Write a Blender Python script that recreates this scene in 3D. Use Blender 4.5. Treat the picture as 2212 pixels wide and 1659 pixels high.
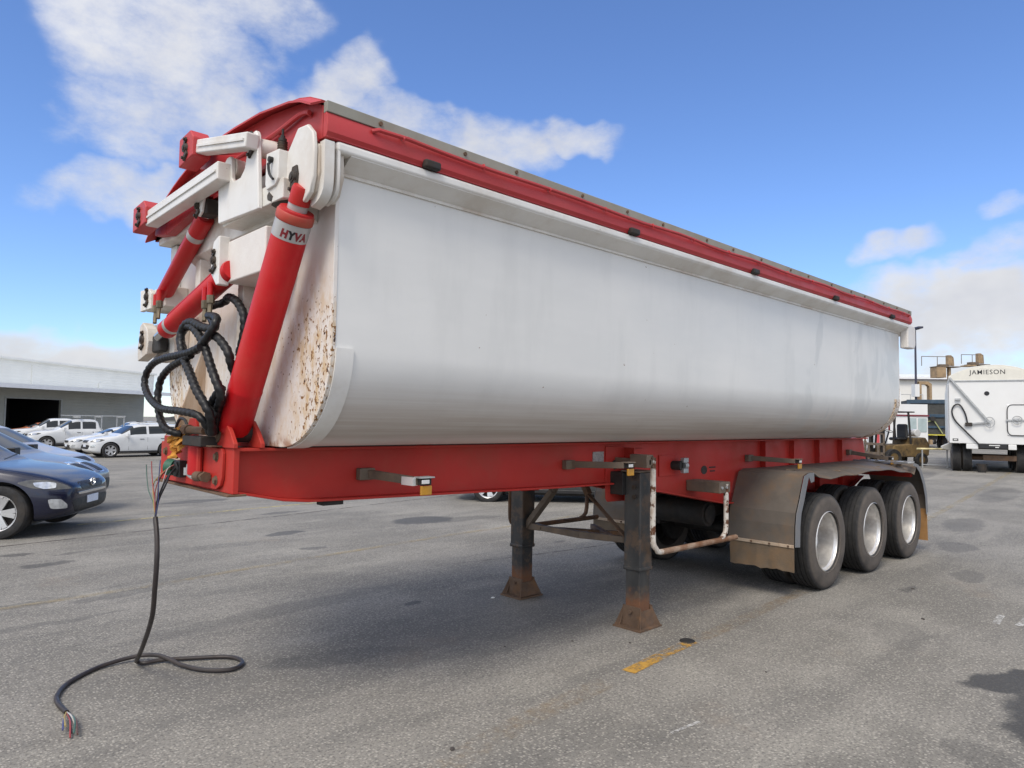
import bpy, bmesh, math, random
from mathutils import Vector, Matrix, noise as mnoise
from mathutils.bvhtree import BVHTree
R = math.radians
random.seed(7)
scene = bpy.context.scene
for o in list(bpy.data.objects): bpy.data.objects.remove(o)
C = scene.collection

# ------------------------------------------------------------------ camera
cam_d = bpy.data.cameras.new('camera'); cam = bpy.data.objects.new('camera', cam_d); C.objects.link(cam)
yaw, pit, rol = 0.813, 0.0517, 0.0157
fw = Vector((math.cos(yaw)*math.cos(pit), math.sin(yaw)*math.cos(pit), math.sin(pit)))
rt = Vector((math.sin(yaw), -math.cos(yaw), 0)); up = rt.cross(fw)
r2 = rt*math.cos(rol)+up*math.sin(rol); u2 = -rt*math.sin(rol)+up*math.cos(rol)
M = Matrix((r2, u2, -fw)).transposed().to_4x4(); M.translation = Vector((-1.5401, -4.1316, 1.6599))
cam.matrix_world = M
cam_d.sensor_width = 36; cam_d.lens = 36*1491.22/2212
cam_d.clip_start = .05; cam_d.clip_end = 2000
scene.camera = cam
scene.view_settings.view_transform = 'Standard'; scene.view_settings.look = 'None'
scene.view_settings.gamma = 1; scene.view_settings.exposure = EXPOSURE = 0.55
scene.render.resolution_x = 1024; scene.render.resolution_y = 768

# ------------------------------------------------------------------ node helpers
def node(nt, typ, ins=None, **props):
    n = nt.nodes.new(typ)
    for k, v in props.items(): setattr(n, k, v)
    for k, v in (ins or {}).items():
        s = n.inputs[k]
        if isinstance(v, bpy.types.NodeSocket): nt.links.new(v, s)
        else: s.default_value = v
    return n
def mth(nt, op, a, b=0.0, c=0.0, clamp=False):
    return node(nt, 'ShaderNodeMath', {0: a, 1: b, 2: c}, operation=op, use_clamp=clamp).outputs[0]
def vdot(nt, a, b): return node(nt, 'ShaderNodeVectorMath', {0: a, 1: b}, operation='DOT_PRODUCT').outputs['Value']
def mixc(nt, f, a, b, blend='MIX'):
    n = node(nt, 'ShaderNodeMix', data_type='RGBA', blend_type=blend)
    for i, v in ((0, f), (6, a), (7, b)):
        if isinstance(v, bpy.types.NodeSocket): nt.links.new(v, n.inputs[i])
        elif i == 0: n.inputs[i].default_value = v
        else: n.inputs[i].default_value = (*v[:3], 1)
    return n.outputs[2]
def noi(nt, vec, scale, detail=4, rough=.55, out='Fac', dist=0):
    return node(nt, 'ShaderNodeTexNoise', {'Vector': vec, 'Scale': scale, 'Detail': detail, 'Roughness': rough, 'Distortion': dist}).outputs[out]
def rng(nt, v, a, b, c=0., d=1., smooth=True):
    return node(nt, 'ShaderNodeMapRange', {'Value': v, 'From Min': a, 'From Max': b, 'To Min': c, 'To Max': d}, interpolation_type='SMOOTHSTEP' if smooth else 'LINEAR').outputs[0]
def scl(nt, vec, s, loc=(0, 0, 0)):
    return node(nt, 'ShaderNodeMapping', {'Vector': vec, 'Scale': s, 'Location': loc}).outputs[0]

# ------------------------------------------------------------------ sky and sun
SUN_AZ, SUN_EL = R(203), R(51)
sun_dir = Vector((math.cos(SUN_AZ)*math.cos(SUN_EL), math.sin(SUN_AZ)*math.cos(SUN_EL), math.sin(SUN_EL)))
world = bpy.data.worlds.new('World'); scene.world = world; world.use_nodes = True
nt = world.node_tree; nt.nodes.clear()
sky = node(nt, 'ShaderNodeTexSky', sky_type='NISHITA', sun_disc=False, sun_elevation=SUN_EL, sun_rotation=R(90)-SUN_AZ,
           altitude=20, air_density=1.0, dust_density=.1, ozone_density=3.0)
gen = node(nt, 'ShaderNodeTexCoord').outputs['Generated']
def azel(az, el): return Vector((math.cos(R(az))*math.cos(R(el)), math.sin(R(az))*math.cos(R(el)), math.sin(R(el))))
# clouds: azimuth, elevation, half-width, half-height (degrees), roll, weight
CL = [(75.5, 27, 6, 4.0, -15, .95), (69.5, 29, 4.5, 2.4, 12, .7), (76.5, 21.5, 3.6, 3.4, 0, .75), (71, 21.8, 5, 2.2, -14, .8),
      (62.5, 24.4, 4.8, 2.0, 8, .9), (59.5, 26.8, 1.8, 1.8, 50, .7), (55.5, 22.6, 4.5, 1.6, 0, .7), (48.5, 21.6, 4.4, 2.2, 0, .95), (41.5, 23.4, 4.2, 1.1, 6, .85),
      (76, 15.4, 4.6, 1.8, 10, .9), (82.5, 5.0, 3.4, 1.3, 0, 1.1), (77, 3.6, 9, 1.9, 0, 1.35),
      (17.5, 12.6, 2.3, 1.2, 20, .95), (12.5, 8.0, 6.4, 2.7, -4, 1.35), (10.5, 12.6, 3.6, 1.6, 25, .7), (11.0, 15.9, 1.6, .7, 15, .6), (12, 3.2, 9, 2.2, 0, 1.15)]
warp = node(nt, 'ShaderNodeVectorMath', {0: noi(nt, gen, 7.0, 3, .6, 'Color'), 1: (.5, .5, .5)}, operation='SUBTRACT').outputs[0]
gw = node(nt, 'ShaderNodeVectorMath', {0: warp, 1: (.15, .15, .15), 2: gen}, operation='MULTIPLY_ADD').outputs[0]
tot = None
for az, el, a, b, ro, wt in CL:
    c = azel(az, el); t = Vector((-math.sin(R(az)), math.cos(R(az)), 0)); v = c.cross(t)*1.0
    t2 = -t*math.cos(R(ro))+v*math.sin(R(ro)); v2 = t*math.sin(R(ro))+v*math.cos(R(ro))
    dx = vdot(nt, gw, tuple(t2/math.sin(R(a)))); dy = vdot(nt, gw, tuple(v2/math.sin(R(b))))
    q = mth(nt, 'MULTIPLY_ADD', dx, dx, mth(nt, 'MULTIPLY', dy, dy))
    m = rng(nt, q, 2.6, 0.0, 0, wt)
    tot = m if tot is None else mth(nt, 'MAXIMUM', tot, m)
# cloud goes on round the unseen sky, made thicker there for whiter fill light
fwd = vdot(nt, gen, tuple(fw))
rest = mth(nt, 'MULTIPLY', rng(nt, noi(nt, scl(nt, gen, (1, 1, 1.3), (2, 5, 1)), 2.6, 3, .55), .26, .50, 0, 1.0), rng(nt, fwd, .66, .40))
tot = mth(nt, 'MAXIMUM', mth(nt, 'MULTIPLY', tot, mth(nt, 'GREATER_THAN', fwd, .2)), rest)
fb = noi(nt, scl(nt, gen, (1, 1, 1.7)), 10, 6, .66)
dens = mth(nt, 'MULTIPLY_ADD', mth(nt, 'SUBTRACT', fb, .5), 1.7, tot)
alpha = mth(nt, 'MULTIPLY', rng(nt, dens, .06, 1.30, 0, .96), rng(nt, tot, .02, .35))
SKY_S = 0.11
ccol = mixc(nt, mth(nt, 'MULTIPLY_ADD', noi(nt, scl(nt, gen, (1, 1, 1.5), (7, 3, 1)), 12, 3, .6), 1.5, mth(nt, 'MULTIPLY', dens, -.3), clamp=True), (4.1, 4.15, 4.4), (5.3, 5.28, 5.25))
ccol = mixc(nt, 1.0, ccol, node(nt, 'ShaderNodeCombineXYZ', {0: (gs := rng(nt, vdot(nt, gen, tuple(sun_dir)), -.25, .85, 1.0, 1.95)), 1: gs, 2: gs}).outputs[0], 'MULTIPLY')   # cloud brightened round the veiled sun, out of view, to lift the ambient light
skyc = mixc(nt, 1.0, sky.outputs[0], (.82, .95, 1.22), 'MULTIPLY')
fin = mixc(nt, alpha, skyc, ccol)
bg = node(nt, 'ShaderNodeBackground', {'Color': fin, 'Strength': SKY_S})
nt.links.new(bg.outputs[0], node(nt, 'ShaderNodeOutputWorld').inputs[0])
world.cycles.sampling_method = 'MANUAL'; world.cycles.sample_map_resolution = 512
sd = bpy.data.lights.new('sun', 'SUN'); sd.energy = 1.7; sd.angle = R(22); sd.color = (1, .92, .80)
sun = bpy.data.objects.new('sun', sd); C.objects.link(sun)
sun.rotation_euler = sun_dir.to_track_quat('Z', 'Y').to_euler()

# ------------------------------------------------------------------ mesh helpers
def tag(o, label=None, cat=None, group=None, kind=None):
    if label: o['label'] = label
    if cat: o['category'] = cat
    if group: o['group'] = group
    if kind: o['kind'] = kind
    return o
def empty(name, loc=(0, 0, 0), rz=0, label=None, cat=None, group=None):
    o = bpy.data.objects.new(name, None); C.objects.link(o); o.location = loc; o.rotation_euler = (0, 0, rz); o.empty_display_size = .2
    return tag(o, label, cat, group)
def catmull(pts, step):
    pts = [Vector(p) for p in pts]; out = []
    for i in range(len(pts)-1):
        p0 = pts[i-1] if i else pts[0]*2-pts[1]; p1, p2 = pts[i], pts[i+1]; p3 = pts[i+2] if i+2 < len(pts) else p2*2-p1
        n = max(1, int((p2-p1).length/step))
        for k in range(n):
            t = k/n
            out.append(.5*((2*p1)+(p2-p0)*t+(2*p0-5*p1+4*p2-p3)*t*t+(3*p1-p0-3*p2+p3)*t**3))
    out.append(pts[-1]); return out
class MB:
    def __init__(s): s.v = []; s.f = []; s.mi = []
    def add(s, vs, fs, mi=0):
        b = len(s.v); s.v += [tuple(v) for v in vs]; s.f += [tuple(i+b for i in f) for f in fs]; s.mi += [mi]*len(fs); return s
    def box(s, x0, x1, y0, y1, z0, z1, mi=0, M=None):
        vs = [Vector((x, y, z)) for x in (x0, x1) for y in (y0, y1) for z in (z0, z1)]
        if M: vs = [M @ v for v in vs]
        return s.add(vs, [(0, 1, 3, 2), (4, 6, 7, 5), (0, 4, 5, 1), (2, 3, 7, 6), (0, 2, 6, 4), (1, 5, 7, 3)], mi)
    def bar(s, p0, p1, w, h, upv=(0, 0, 1), mi=0, w1=None, h1=None):
        p0, p1 = Vector(p0), Vector(p1); d = (p1-p0).normalized(); u = Vector(upv)
        a = d.cross(u).normalized(); u = a.cross(d)
        w1 = w1 or w; h1 = h1 or h; vs = []
        for p, ww, hh in ((p0, w, h), (p1, w1, h1)):
            for i, j in ((-1, -1), (1, -1), (1, 1), (-1, 1)): vs.append(p+a*i*ww/2+u*j*hh/2)
        return s.add(vs, [(3, 2, 1, 0), (4, 5, 6, 7), (0, 1, 5, 4), (1, 2, 6, 5), (2, 3, 7, 6), (3, 0, 4, 7)], mi)
    def cyl(s, p0, p1, r0, r1=None, n=20, caps=True, mi=0):
        p0, p1 = Vector(p0), Vector(p1); r1 = r0 if r1 is None else r1
        d = (p1-p0).normalized(); a = d.orthogonal().normalized(); b = d.cross(a); vs = []
        for p, r in ((p0, r0), (p1, r1)):
            for k in range(n): t = 2*math.pi*k/n; vs.append(p+a*math.cos(t)*r+b*math.sin(t)*r)
        fs = [(k, (k+1) % n, n+(k+1) % n, n+k) for k in range(n)]
        if caps: fs += [tuple(range(n-1, -1, -1)), tuple(range(n, 2*n))]
        return s.add(vs, fs, mi)
    def tube(s, pts, r, n=8, step=.04, wrap=0, smooth=True, mi=0, caps=True):
        P = catmull(pts, step) if smooth else [Vector(p) for p in pts]
        vs = []; a = None; L = 0
        for i, p in enumerate(P):
            d = (P[min(i+1, len(P)-1)]-P[max(i-1, 0)]).normalized()
            a = d.orthogonal().normalized() if a is None else (a-d*a.dot(d)).normalized()
            b = d.cross(a)
            if i: L += (p-P[i-1]).length
            for k in range(n):
                t = 2*math.pi*k/n; rr = r
                if wrap: ph = (L/wrap+k/n) % 1; rr = r*(1+.30*math.sin(math.pi*ph)**.6-.20)
                vs.append(p+(a*math.cos(t)+b*math.sin(t))*rr)
        m = len(P); fs = [(i*n+k, i*n+(k+1) % n, (i+1)*n+(k+1) % n, (i+1)*n+k) for i in range(m-1) for k in range(n)]
        if caps: fs += [tuple(range(n-1, -1, -1)), tuple((m-1)*n+k for k in range(n))]
        return s.add(vs, fs, mi)
    def prism(s, poly, ax, a0, a1, mi=0, caps=True):
        def P(u, v, a): return {'x': (a, u, v), 'y': (u, a, v), 'z': (u, v, a)}[ax]
        n = len(poly); vs = [P(u, v, a0) for u, v in poly]+[P(u, v, a1) for u, v in poly]
        fs = [(k, (k+1) % n, n+(k+1) % n, n+k) for k in range(n)]
        if caps: fs += [tuple(range(n-1, -1, -1)), tuple(range(n, 2*n))]
        return s.add(vs, fs, mi)
    def lathe(s, prof, o, d, n=40, mi=0, closed=False):
        o, d = Vector(o), Vector(d).normalized(); a = d.orthogonal().normalized(); b = d.cross(a); vs = []
        for r, h in prof:
            for k in range(n): t = 2*math.pi*k/n; vs.append(o+d*h+(a*math.cos(t)+b*math.sin(t))*r)
        m = len(prof); rows = range(m if closed else m-1)
        return s.add(vs, [(i*n+k, i*n+(k+1) % n, ((i+1) % m)*n+(k+1) % n, ((i+1) % m)*n+k) for i in rows for k in range(n)], mi)
    def grid(s, rows, mi=0):
        n = len(rows[0]); vs = [p for r in rows for p in r]
        return s.add(vs, [(i*n+k, i*n+k+1, (i+1)*n+k+1, (i+1)*n+k) for i in range(len(rows)-1) for k in range(n-1)], mi)
    def sheet(s, rows, t, mi=0):
        """a grid given thickness t along +-normal by doubling it"""
        m, n = len(rows), len(rows[0]); R_ = [[Vector(p) for p in r] for r in rows]; back = []
        for i in range(m):
            br = []
            for k in range(n):
                du = R_[i][min(k+1, n-1)]-R_[i][max(k-1, 0)]; dv = R_[min(i+1, m-1)][k]-R_[max(i-1, 0)][k]
                br.append(R_[i][k]+du.cross(dv).normalized()*t)
            back.append(br)
        s.grid(R_, mi); s.grid([list(reversed(r)) for r in back], mi)
        loop = [(0, k) for k in range(n)]+[(i, n-1) for i in range(1, m)]+[(m-1, k) for k in range(n-2, -1, -1)]+[(i, 0) for i in range(m-2, 0, -1)]
        vs = [R_[i][k] for i, k in loop]+[back[i][k] for i, k in loop]; L = len(loop)
        return s.add(vs, [(k, L+k, L+(k+1) % L, (k+1) % L) for k in range(L)], mi)
    def build(s, name, mat, parent=None, bevel=0, sharp=34, label=None, fix=True, seg=2):
        me = bpy.data.meshes.new(name); me.from_pydata(s.v, [], s.f)
        for m in (mat if isinstance(mat, (list, tuple)) else [mat]): me.materials.append(m)
        if any(s.mi): me.polygons.foreach_set('material_index', s.mi)
        if fix:
            bm = bmesh.new(); bm.from_mesh(me); bmesh.ops.recalc_face_normals(bm, faces=bm.faces); bm.to_mesh(me); bm.free()
        me.polygons.foreach_set('use_smooth', [True]*len(me.polygons)); me.set_sharp_from_angle(angle=R(sharp)); me.update()
        o = bpy.data.objects.new(name, me); C.objects.link(o)
        if parent: o.parent = parent
        if bevel:
            b = o.modifiers.new('bevel', 'BEVEL'); b.width = bevel; b.segments = seg; b.limit_method = 'ANGLE'; b.angle_limit = R(40); b.harden_normals = True
        if label: o['label'] = label
        return o
def copy_tree(o, parent=None):
    c = o.copy(); C.objects.link(c); c.parent = parent
    if parent is not None: c.matrix_parent_inverse = o.matrix_parent_inverse.copy()
    for ch in [x for x in o.children]: copy_tree(ch, c)
    return c
def text_mesh(txt, size, extrude=0.0, shear=0, bold=0.0, sx=1, space=1.0):
    cu = bpy.data.curves.new('t', 'FONT'); cu.body = txt; cu.size = size; cu.shear = shear; cu.offset = bold; cu.resolution_u = 3; cu.space_character = space
    o = bpy.data.objects.new('t', cu); C.objects.link(o)
    me = bpy.data.meshes.new_from_object(o.evaluated_get(bpy.context.evaluated_depsgraph_get()))
    bpy.data.objects.remove(o); vs = [Vector((v.co.x*sx, v.co.y)) for v in me.vertices]; fs = [tuple(p.vertices) for p in me.polygons]
    bpy.data.meshes.remove(me); return vs, fs

# ------------------------------------------------------------------ materials
MATS = {}
def newmat(name):
    m = bpy.data.materials.new(name); m.use_nodes = True; t = m.node_tree; t.nodes.clear()
    p = node(t, 'ShaderNodeBsdfPrincipled'); t.links.new(p.outputs[0], node(t, 'ShaderNodeOutputMaterial').inputs[0]); MATS[name] = m
    co = node(t, 'ShaderNodeTexCoord').outputs['Object']
    return m, t, p, co
def setin(t, p, k, v):
    if isinstance(v, bpy.types.NodeSocket): t.links.new(v, p.inputs[k])
    elif k == 'Base Color': p.inputs[k].default_value = (*v[:3], 1)
    else: p.inputs[k].default_value = v
RUST = (.19, .075, .028); RUSTD = (.07, .03, .018)
def surf(name, col, rough=.5, metal=0, var=.12, vscale=2.5, dirt=None, damt=.35, dscale=4, rust=0, rscale=9, bump=.0, bscale=60, coat=0, streak=False, spec=.5, rustcol=RUST):
    m, t, p, co = newmat(name)
    n1 = noi(t, co, vscale, 6, .6)
    c = mixc(t, rng(t, n1, .25, .75), tuple(x*(1-var) for x in col), tuple(min(1, x*(1+var)) for x in col))
    ro = rng(t, noi(t, co, vscale*3, 4), .3, .7, rough*.85, min(1, rough*1.15))
    if dirt:
        vv = scl(t, co, (1, 1, .15)) if streak else co
        dm = mth(t, 'MULTIPLY', rng(t, noi(t, vv, dscale, 7, .65), .42, .72), damt); c = mixc(t, dm, c, dirt); ro = mth(t, 'ADD', ro, mth(t, 'MULTIPLY', dm, .3), clamp=True)
    mt = metal
    if rust:
        rn = noi(t, co, rscale, 8, .68); e = .72-.4*rust
        rm = rng(t, rn, e, e+.05); rc = mixc(t, noi(t, co, rscale*4, 4), rustcol, RUSTD); c = mixc(t, rm, c, rc)
        ro = mixf(t, rm, ro, .85)
        if metal: mt = mth(t, 'MULTIPLY', mth(t, 'SUBTRACT', 1., rm), metal)
    setin(t, p, 'Base Color', c); setin(t, p, 'Roughness', ro); setin(t, p, 'Metallic', mt)
    p.inputs['Coat Weight'].default_value = coat; p.inputs['Coat Roughness'].default_value = .08; p.inputs['Specular IOR Level'].default_value = spec
    if bump:
        b = node(t, 'ShaderNodeBump', {'Strength': bump, 'Distance': .01, 'Height': noi(t, co, bscale, 5, .6)}); t.links.new(b.outputs[0], p.inputs['Normal'])
    return m
def mixf(t, f, a, b):
    n = node(t, 'ShaderNodeMix', data_type='FLOAT')
    for i, v in ((0, f), (2, a), (3, b)):
        if isinstance(v, bpy.types.NodeSocket): t.links.new(v, n.inputs[i])
        else: n.inputs[i].default_value = v
    return n.outputs[0]
DUST = (.30, .20, .13)
WHITE = surf('white_paint', (.69, .665, .61), .45, dirt=(.40, .29, .19), damt=.7, dscale=3, rust=.16, rscale=14, bump=.05, coat=.1)
WHITE_C = surf('clean_white_paint', (.72, .705, .67), .38, var=.05, dirt=(.45, .37, .28), damt=.4, dscale=3, rust=.10, rscale=16, coat=.1)
RED = surf('red_chassis_paint', (.44, .028, .020), .5, var=.14, vscale=1.3, dirt=(.32, .075, .05), damt=.5, dscale=2.2, bump=.06, spec=.3)
RED_HOT = surf('red_cylinder_paint', (.47, .008, .012), .42, var=.10, vscale=2, dirt=(.36, .09, .05), damt=.25, dscale=3, bump=.05, bscale=120, coat=.05, spec=.3)
RED_LID = surf('faded_red_lid_paint', (.45, .034, .038), .5, var=.12, vscale=1.5, dirt=(.30, .06, .05), damt=.4, dscale=3, bump=.05)
GREYSTRIP = surf('grey_seal_strip', (.27, .26, .22), .7, dirt=(.2, .15, .1), damt=.3)
STEEL = surf('brown_weathered_steel', (.135, .105, .078), .75, var=.2, vscale=6, dirt=(.26, .17, .10), damt=.4, dscale=8, rust=.12, bump=.15)
RUSTY = surf('rusted_steel', (.115, .072, .046), .85, var=.25, vscale=7, dirt=(.20, .10, .045), damt=.6, dscale=9, bump=.25)
DARK = surf('black_dirty_steel', (.018, .017, .016), .7, var=.3, vscale=4, dirt=(.06, .042, .03), damt=.6, dscale=5)
PIN = surf('greasy_pin_steel', (.05, .042, .034), .55, metal=.4, var=.3, vscale=25, dirt=(.11, .07, .045), damt=.6, dscale=18, bump=.2)
CHROME = surf('chrome_rod', (.62, .62, .62), .18, metal=1, var=.05)
GALV = surf('galvanised_grey', (.42, .43, .43), .5, metal=.5, var=.15, vscale=12)
RUBBER = surf('tyre_rubber', (.018, .018, .019), .8, var=.3, vscale=5, dirt=(.075, .062, .05), damt=.55, dscale=4, bump=.1, bscale=90)
HOSE = surf('black_hose_wrap', (.007, .007, .008), .42, var=.2, vscale=20, dirt=(.03, .028, .026), damt=.25, dscale=30, spec=.35)
ALLOY = surf('dusty_alloy', (.74, .72, .69), .36, metal=.75, var=.12, vscale=8, dirt=(.36, .31, .26), damt=.5, dscale=7)
BAND = surf('silver_band', (.45, .44, .43), .4, metal=.3, var=.1, dirt=(.35, .3, .25), damt=.3)
LETTER_R = surf('dark_red_print', (.20, .012, .02), .5); LETTER_B = surf('black_print', (.012, .012, .015), .5)
AMBER = surf('amber_reflector', (.50, .24, .018), .35, var=.15, vscale=40, dirt=(.2, .12, .05), damt=.4, dscale=20)
LAMP = surf('clear_lamp_lens', (.7, .7, .68), .12, metal=.2, var=.1); YELLOW_RAG = surf('mustard_cloth', (.52, .24, .04), .9, var=.25, vscale=14)
GUARD = surf('dusty_grey_mudguard', (.105, .090, .075), .62, var=.2, vscale=3, dirt=(.17, .11, .065), damt=.8, dscale=3.4, bump=.1, bscale=25)
GUARD_G = surf('grey_mudguard_flange', (.17, .175, .185), .55, var=.12, vscale=4, dirt=(.2, .16, .12), damt=.35)
FLAP = surf('tan_rubber_flap', (.125, .095, .065), .85, var=.2, vscale=5, dirt=(.2, .12, .06), damt=.6, dscale=5, bump=.2); FLAP_O = surf('ochre_rubber_flap', (.36, .19, .07), .85, var=.2, vscale=5)
RUSTWHITE = surf('chipped_white_tube_paint', (.66, .62, .55), .55, dirt=(.35, .2, .1), damt=.7, dscale=6, rust=.55, rscale=7, bump=.1)
GLASS = surf('dark_window_glass', (.012, .016, .018), .06, var=.1, spec=.45); MIRROR = surf('lamp_glass', (.55, .57, .58), .12, metal=.5, var=.35, vscale=14)
BLACKP = surf('black_plastic', (.014, .014, .015), .5, var=.2, vscale=5)
m, t, p, co = newmat('dusty_tyre_rubber'); TYRE = m      # road dust clings to the sidewalls
ya_ = mth(t, 'ABSOLUTE', node(t, 'ShaderNodeSeparateXYZ', {'Vector': co}).outputs['Y']); sn = noi(t, co, 6, 6, .65)
c = mixc(t, rng(t, sn, .35, .7), (.014, .014, .015), (.03, .029, .028))
c = mixc(t, mth(t, 'MULTIPLY', rng(t, ya_, .112, .128), rng(t, sn, .25, .6, .45, .95)), c, (.115, .095, .078))
c = mixc(t, mth(t, 'MULTIPLY', rng(t, noi(t, co, 22, 5), .5, .7), .3), c, (.07, .06, .052))
setin(t, p, 'Base Color', c); p.inputs['Roughness'].default_value = .82
t.links.new(node(t, 'ShaderNodeBump', {'Strength': .15, 'Distance': .01, 'Height': noi(t, co, 90, 4)}).outputs[0], p.inputs['Normal'])
def wire(n, c): return surf(n, c, .45, var=.05)

# side sheet of the tub: white, with red dust along the lower folds, deepened there to carry shade
m, t, p, co = newmat('tub_side_paint'); TUB = m
sep = node(t, 'ShaderNodeSeparateXYZ', {'Vector': co}); z = sep.outputs['Z']
big = noi(t, scl(t, co, (.35, 1, 1)), 1.6, 5, .6); streak = noi(t, scl(t, co, (1.2, 1.2, .22)), 3.2, 6, .6)
c = mixc(t, rng(t, big, .3, .7), (.66, .655, .63), (.735, .725, .695))
c = mixc(t, mth(t, 'MULTIPLY', rng(t, streak, .48, .72), .22), c, (.50, .50, .48))
grain = noi(t, scl(t, co, (.25, 6, 22)), 3, 6, .65)
dm = mth(t, 'MULTIPLY', mth(t, 'MULTIPLY', rng(t, z, 1.92, 1.60), rng(t, z, 1.515, 1.57)), rng(t, grain, .3, .65, .6, 1.0))
c = mixc(t, mth(t, 'MULTIPLY', dm, .62), c, (.33, .24, .18))
rub = mth(t, 'MULTIPLY', rng(t, noi(t, scl(t, co, (1, 1, .6)), 2.3, 3, .5, dist=.6), .52, .60), rng(t, sep.outputs['X'], 4.6, 5.6)); c = mixc(t, mth(t, 'MULTIPLY', rub, .42), c, (.50, .51, .50))
spk = rng(t, noi(t, co, 26, 3), .76, .79); c = mixc(t, spk, c, (.22, .12, .07))
setin(t, p, 'Base Color', c); setin(t, p, 'Roughness', rng(t, big, .3, .7, .36, .5)); p.inputs['Coat Weight'].default_value = .06
b = node(t, 'ShaderNodeBump', {'Strength': .12, 'Distance': .05, 'Height': noi(t, scl(t, co, (.6, 1, 1)), 1.3, 2)}); t.links.new(b.outputs[0], p.inputs['Normal'])

# front plate: white paint chipped and rust-streaked towards the near lower edge
m, t, p, co = newmat('rust_speckled_front_plate'); PLATE = m
sep = node(t, 'ShaderNodeSeparateXYZ', {'Vector': co}); y, z = sep.outputs['Y'], sep.outputs['Z']
msk = mth(t, 'MULTIPLY', rng(t, mth(t, 'ABSOLUTE', y), .55, 1.05, .42, 1), rng(t, z, 2.55, 2.0, .06, 1))
st = noi(t, scl(t, co, (11, 11, 4.5)), 1.5, 8, .72); yl = mth(t, 'MULTIPLY', rng(t, st, .40, .64), msk)
c = mixc(t, rng(t, noi(t, co, 3, 5), .3, .7), (.66, .61, .56), (.73, .70, .66))
c = mixc(t, mth(t, 'MULTIPLY', yl, .8), c, (.50, .31, .11))
s1 = noi(t, scl(t, co, (1, 1, .75)), 55, 2, .5); thr = mth(t, 'SUBTRACT', .80, mth(t, 'MULTIPLY', msk, .235))
sp = rng(t, mth(t, 'SUBTRACT', s1, thr), 0, .035); c = mixc(t, sp, c, (.22, .11, .035))
s2 = noi(t, co, 17, 4, .6); sp2 = rng(t, mth(t, 'SUBTRACT', s2, mth(t, 'SUBTRACT', .88, mth(t, 'MULTIPLY', msk, .235))), 0, .02); c = mixc(t, sp2, c, (.05, .022, .015))
ed = mth(t, 'MULTIPLY', rng(t, z, 1.58, 1.50), rng(t, noi(t, co, 14, 4), .4, .6)); c = mixc(t, mth(t, 'MULTIPLY', ed, .8), c, (.28, .11, .05))
setin(t, p, 'Base Color', c); setin(t, p, 'Roughness', mixf(t, yl, .45, .8))
b = node(t, 'ShaderNodeBump', {'Strength': .3, 'Distance': .004, 'Height': mth(t, 'SUBTRACT', s1, mth(t, 'MULTIPLY', sp2, 1.))}); t.links.new(b.outputs[0], p.inputs['Normal'])

# landing leg paint: black above, rusting away towards the foot
m, t, p, co = newmat('leg_paint_rusting_low'); LEG = m
z = node(t, 'ShaderNodeSeparateXYZ', {'Vector': co}).outputs['Z']
n = noi(t, co, 7, 6, .65); low = rng(t, mth(t, 'MULTIPLY_ADD', n, .34, z), .47, .37)
c = mixc(t, rng(t, noi(t, scl(t, co, (1, 1, .3)), 5, 5), .35, .7), (.022, .023, .024), (.060, .058, .055)); c = mixc(t, mth(t, 'MULTIPLY', rng(t, n, .46, .62), .7), c, (.12, .075, .045))
c = mixc(t, low, c, mixc(t, noi(t, co, 30, 4), (.20, .085, .035), (.10, .05, .03)))
setin(t, p, 'Base Color', c); setin(t, p, 'Roughness', mixf(t, low, .5, .88))
b = node(t, 'ShaderNodeBump', {'Strength': .2, 'Distance': .006, 'Height': n}); t.links.new(b.outputs[0], p.inputs['Normal'])

# ------------------------------------------------------------------ ground
def sp(v, k): return math.log1p(math.exp(max(-50, min(50, v/k))))*k
def gz(x, y):
    return -1.7*math.tanh(.019*sp(y-1.8, .6)/1.7)+.6*math.tanh(.010*sp(x-9.5, 1.0)/.6)
ax_ = [-300, -150, -80, -50, -35, -25, -18, -13, -9.5]+[-7+i*.5 for i in range(60)]+[24+i*1.5 for i in range(26)]+[66, 75, 85, 100, 120, 150, 200, 300, 500]
m, t, p, co = newmat('worn_asphalt'); ASPH = m
big = noi(t, co, .55, 6, .62); mid = noi(t, scl(t, co, (.35, 1.6, 1)), 1.4, 5, .6); fine = noi(t, co, 55, 4, .7)
vor = node(t, 'ShaderNodeTexVoronoi', {'Vector': co, 'Scale': 62.0, 'Randomness': 1.0}, feature='F1'); vcol = node(t, 'ShaderNodeSeparateColor', {'Color': vor.outputs['Color']}).outputs[0]
stone = mth(t, 'MULTIPLY', rng(t, vor.outputs['Distance'], .55, .30), rng(t, vcol, .25, .95))
c = mixc(t, rng(t, big, .36, .64), (.178, .167, .147), (.258, .242, .213)); c = mixc(t, mth(t, 'MULTIPLY', rng(t, mid, .46, .68), .55), c, (.128, .122, .112))
c = mixc(t, mth(t, 'MULTIPLY', rng(t, noi(t, scl(t, co, (.5, 1.3, 1), (5, 2, 0)), .9, 5, .65), .52, .70), .5), c, (.35, .33, .285))
c = mixc(t, mth(t, 'MULTIPLY', rng(t, fine, .54, .34), .75), c, (.085, .08, .074)); c = mixc(t, mth(t, 'MULTIPLY', stone, .62), c, (.47, .44, .38))
c = mixc(t, mth(t, 'MULTIPLY', rng(t, noi(t, co, 180, 2), .6, .75), .35), c, (.50, .48, .44))
c = mixc(t, mth(t, 'MULTIPLY', rng(t, noi(t, scl(t, co, (1, 1, 1), (9, 4, 0)), .8, 6, .7), .60, .75), .3), c, (.27, .21, .155))
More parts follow.
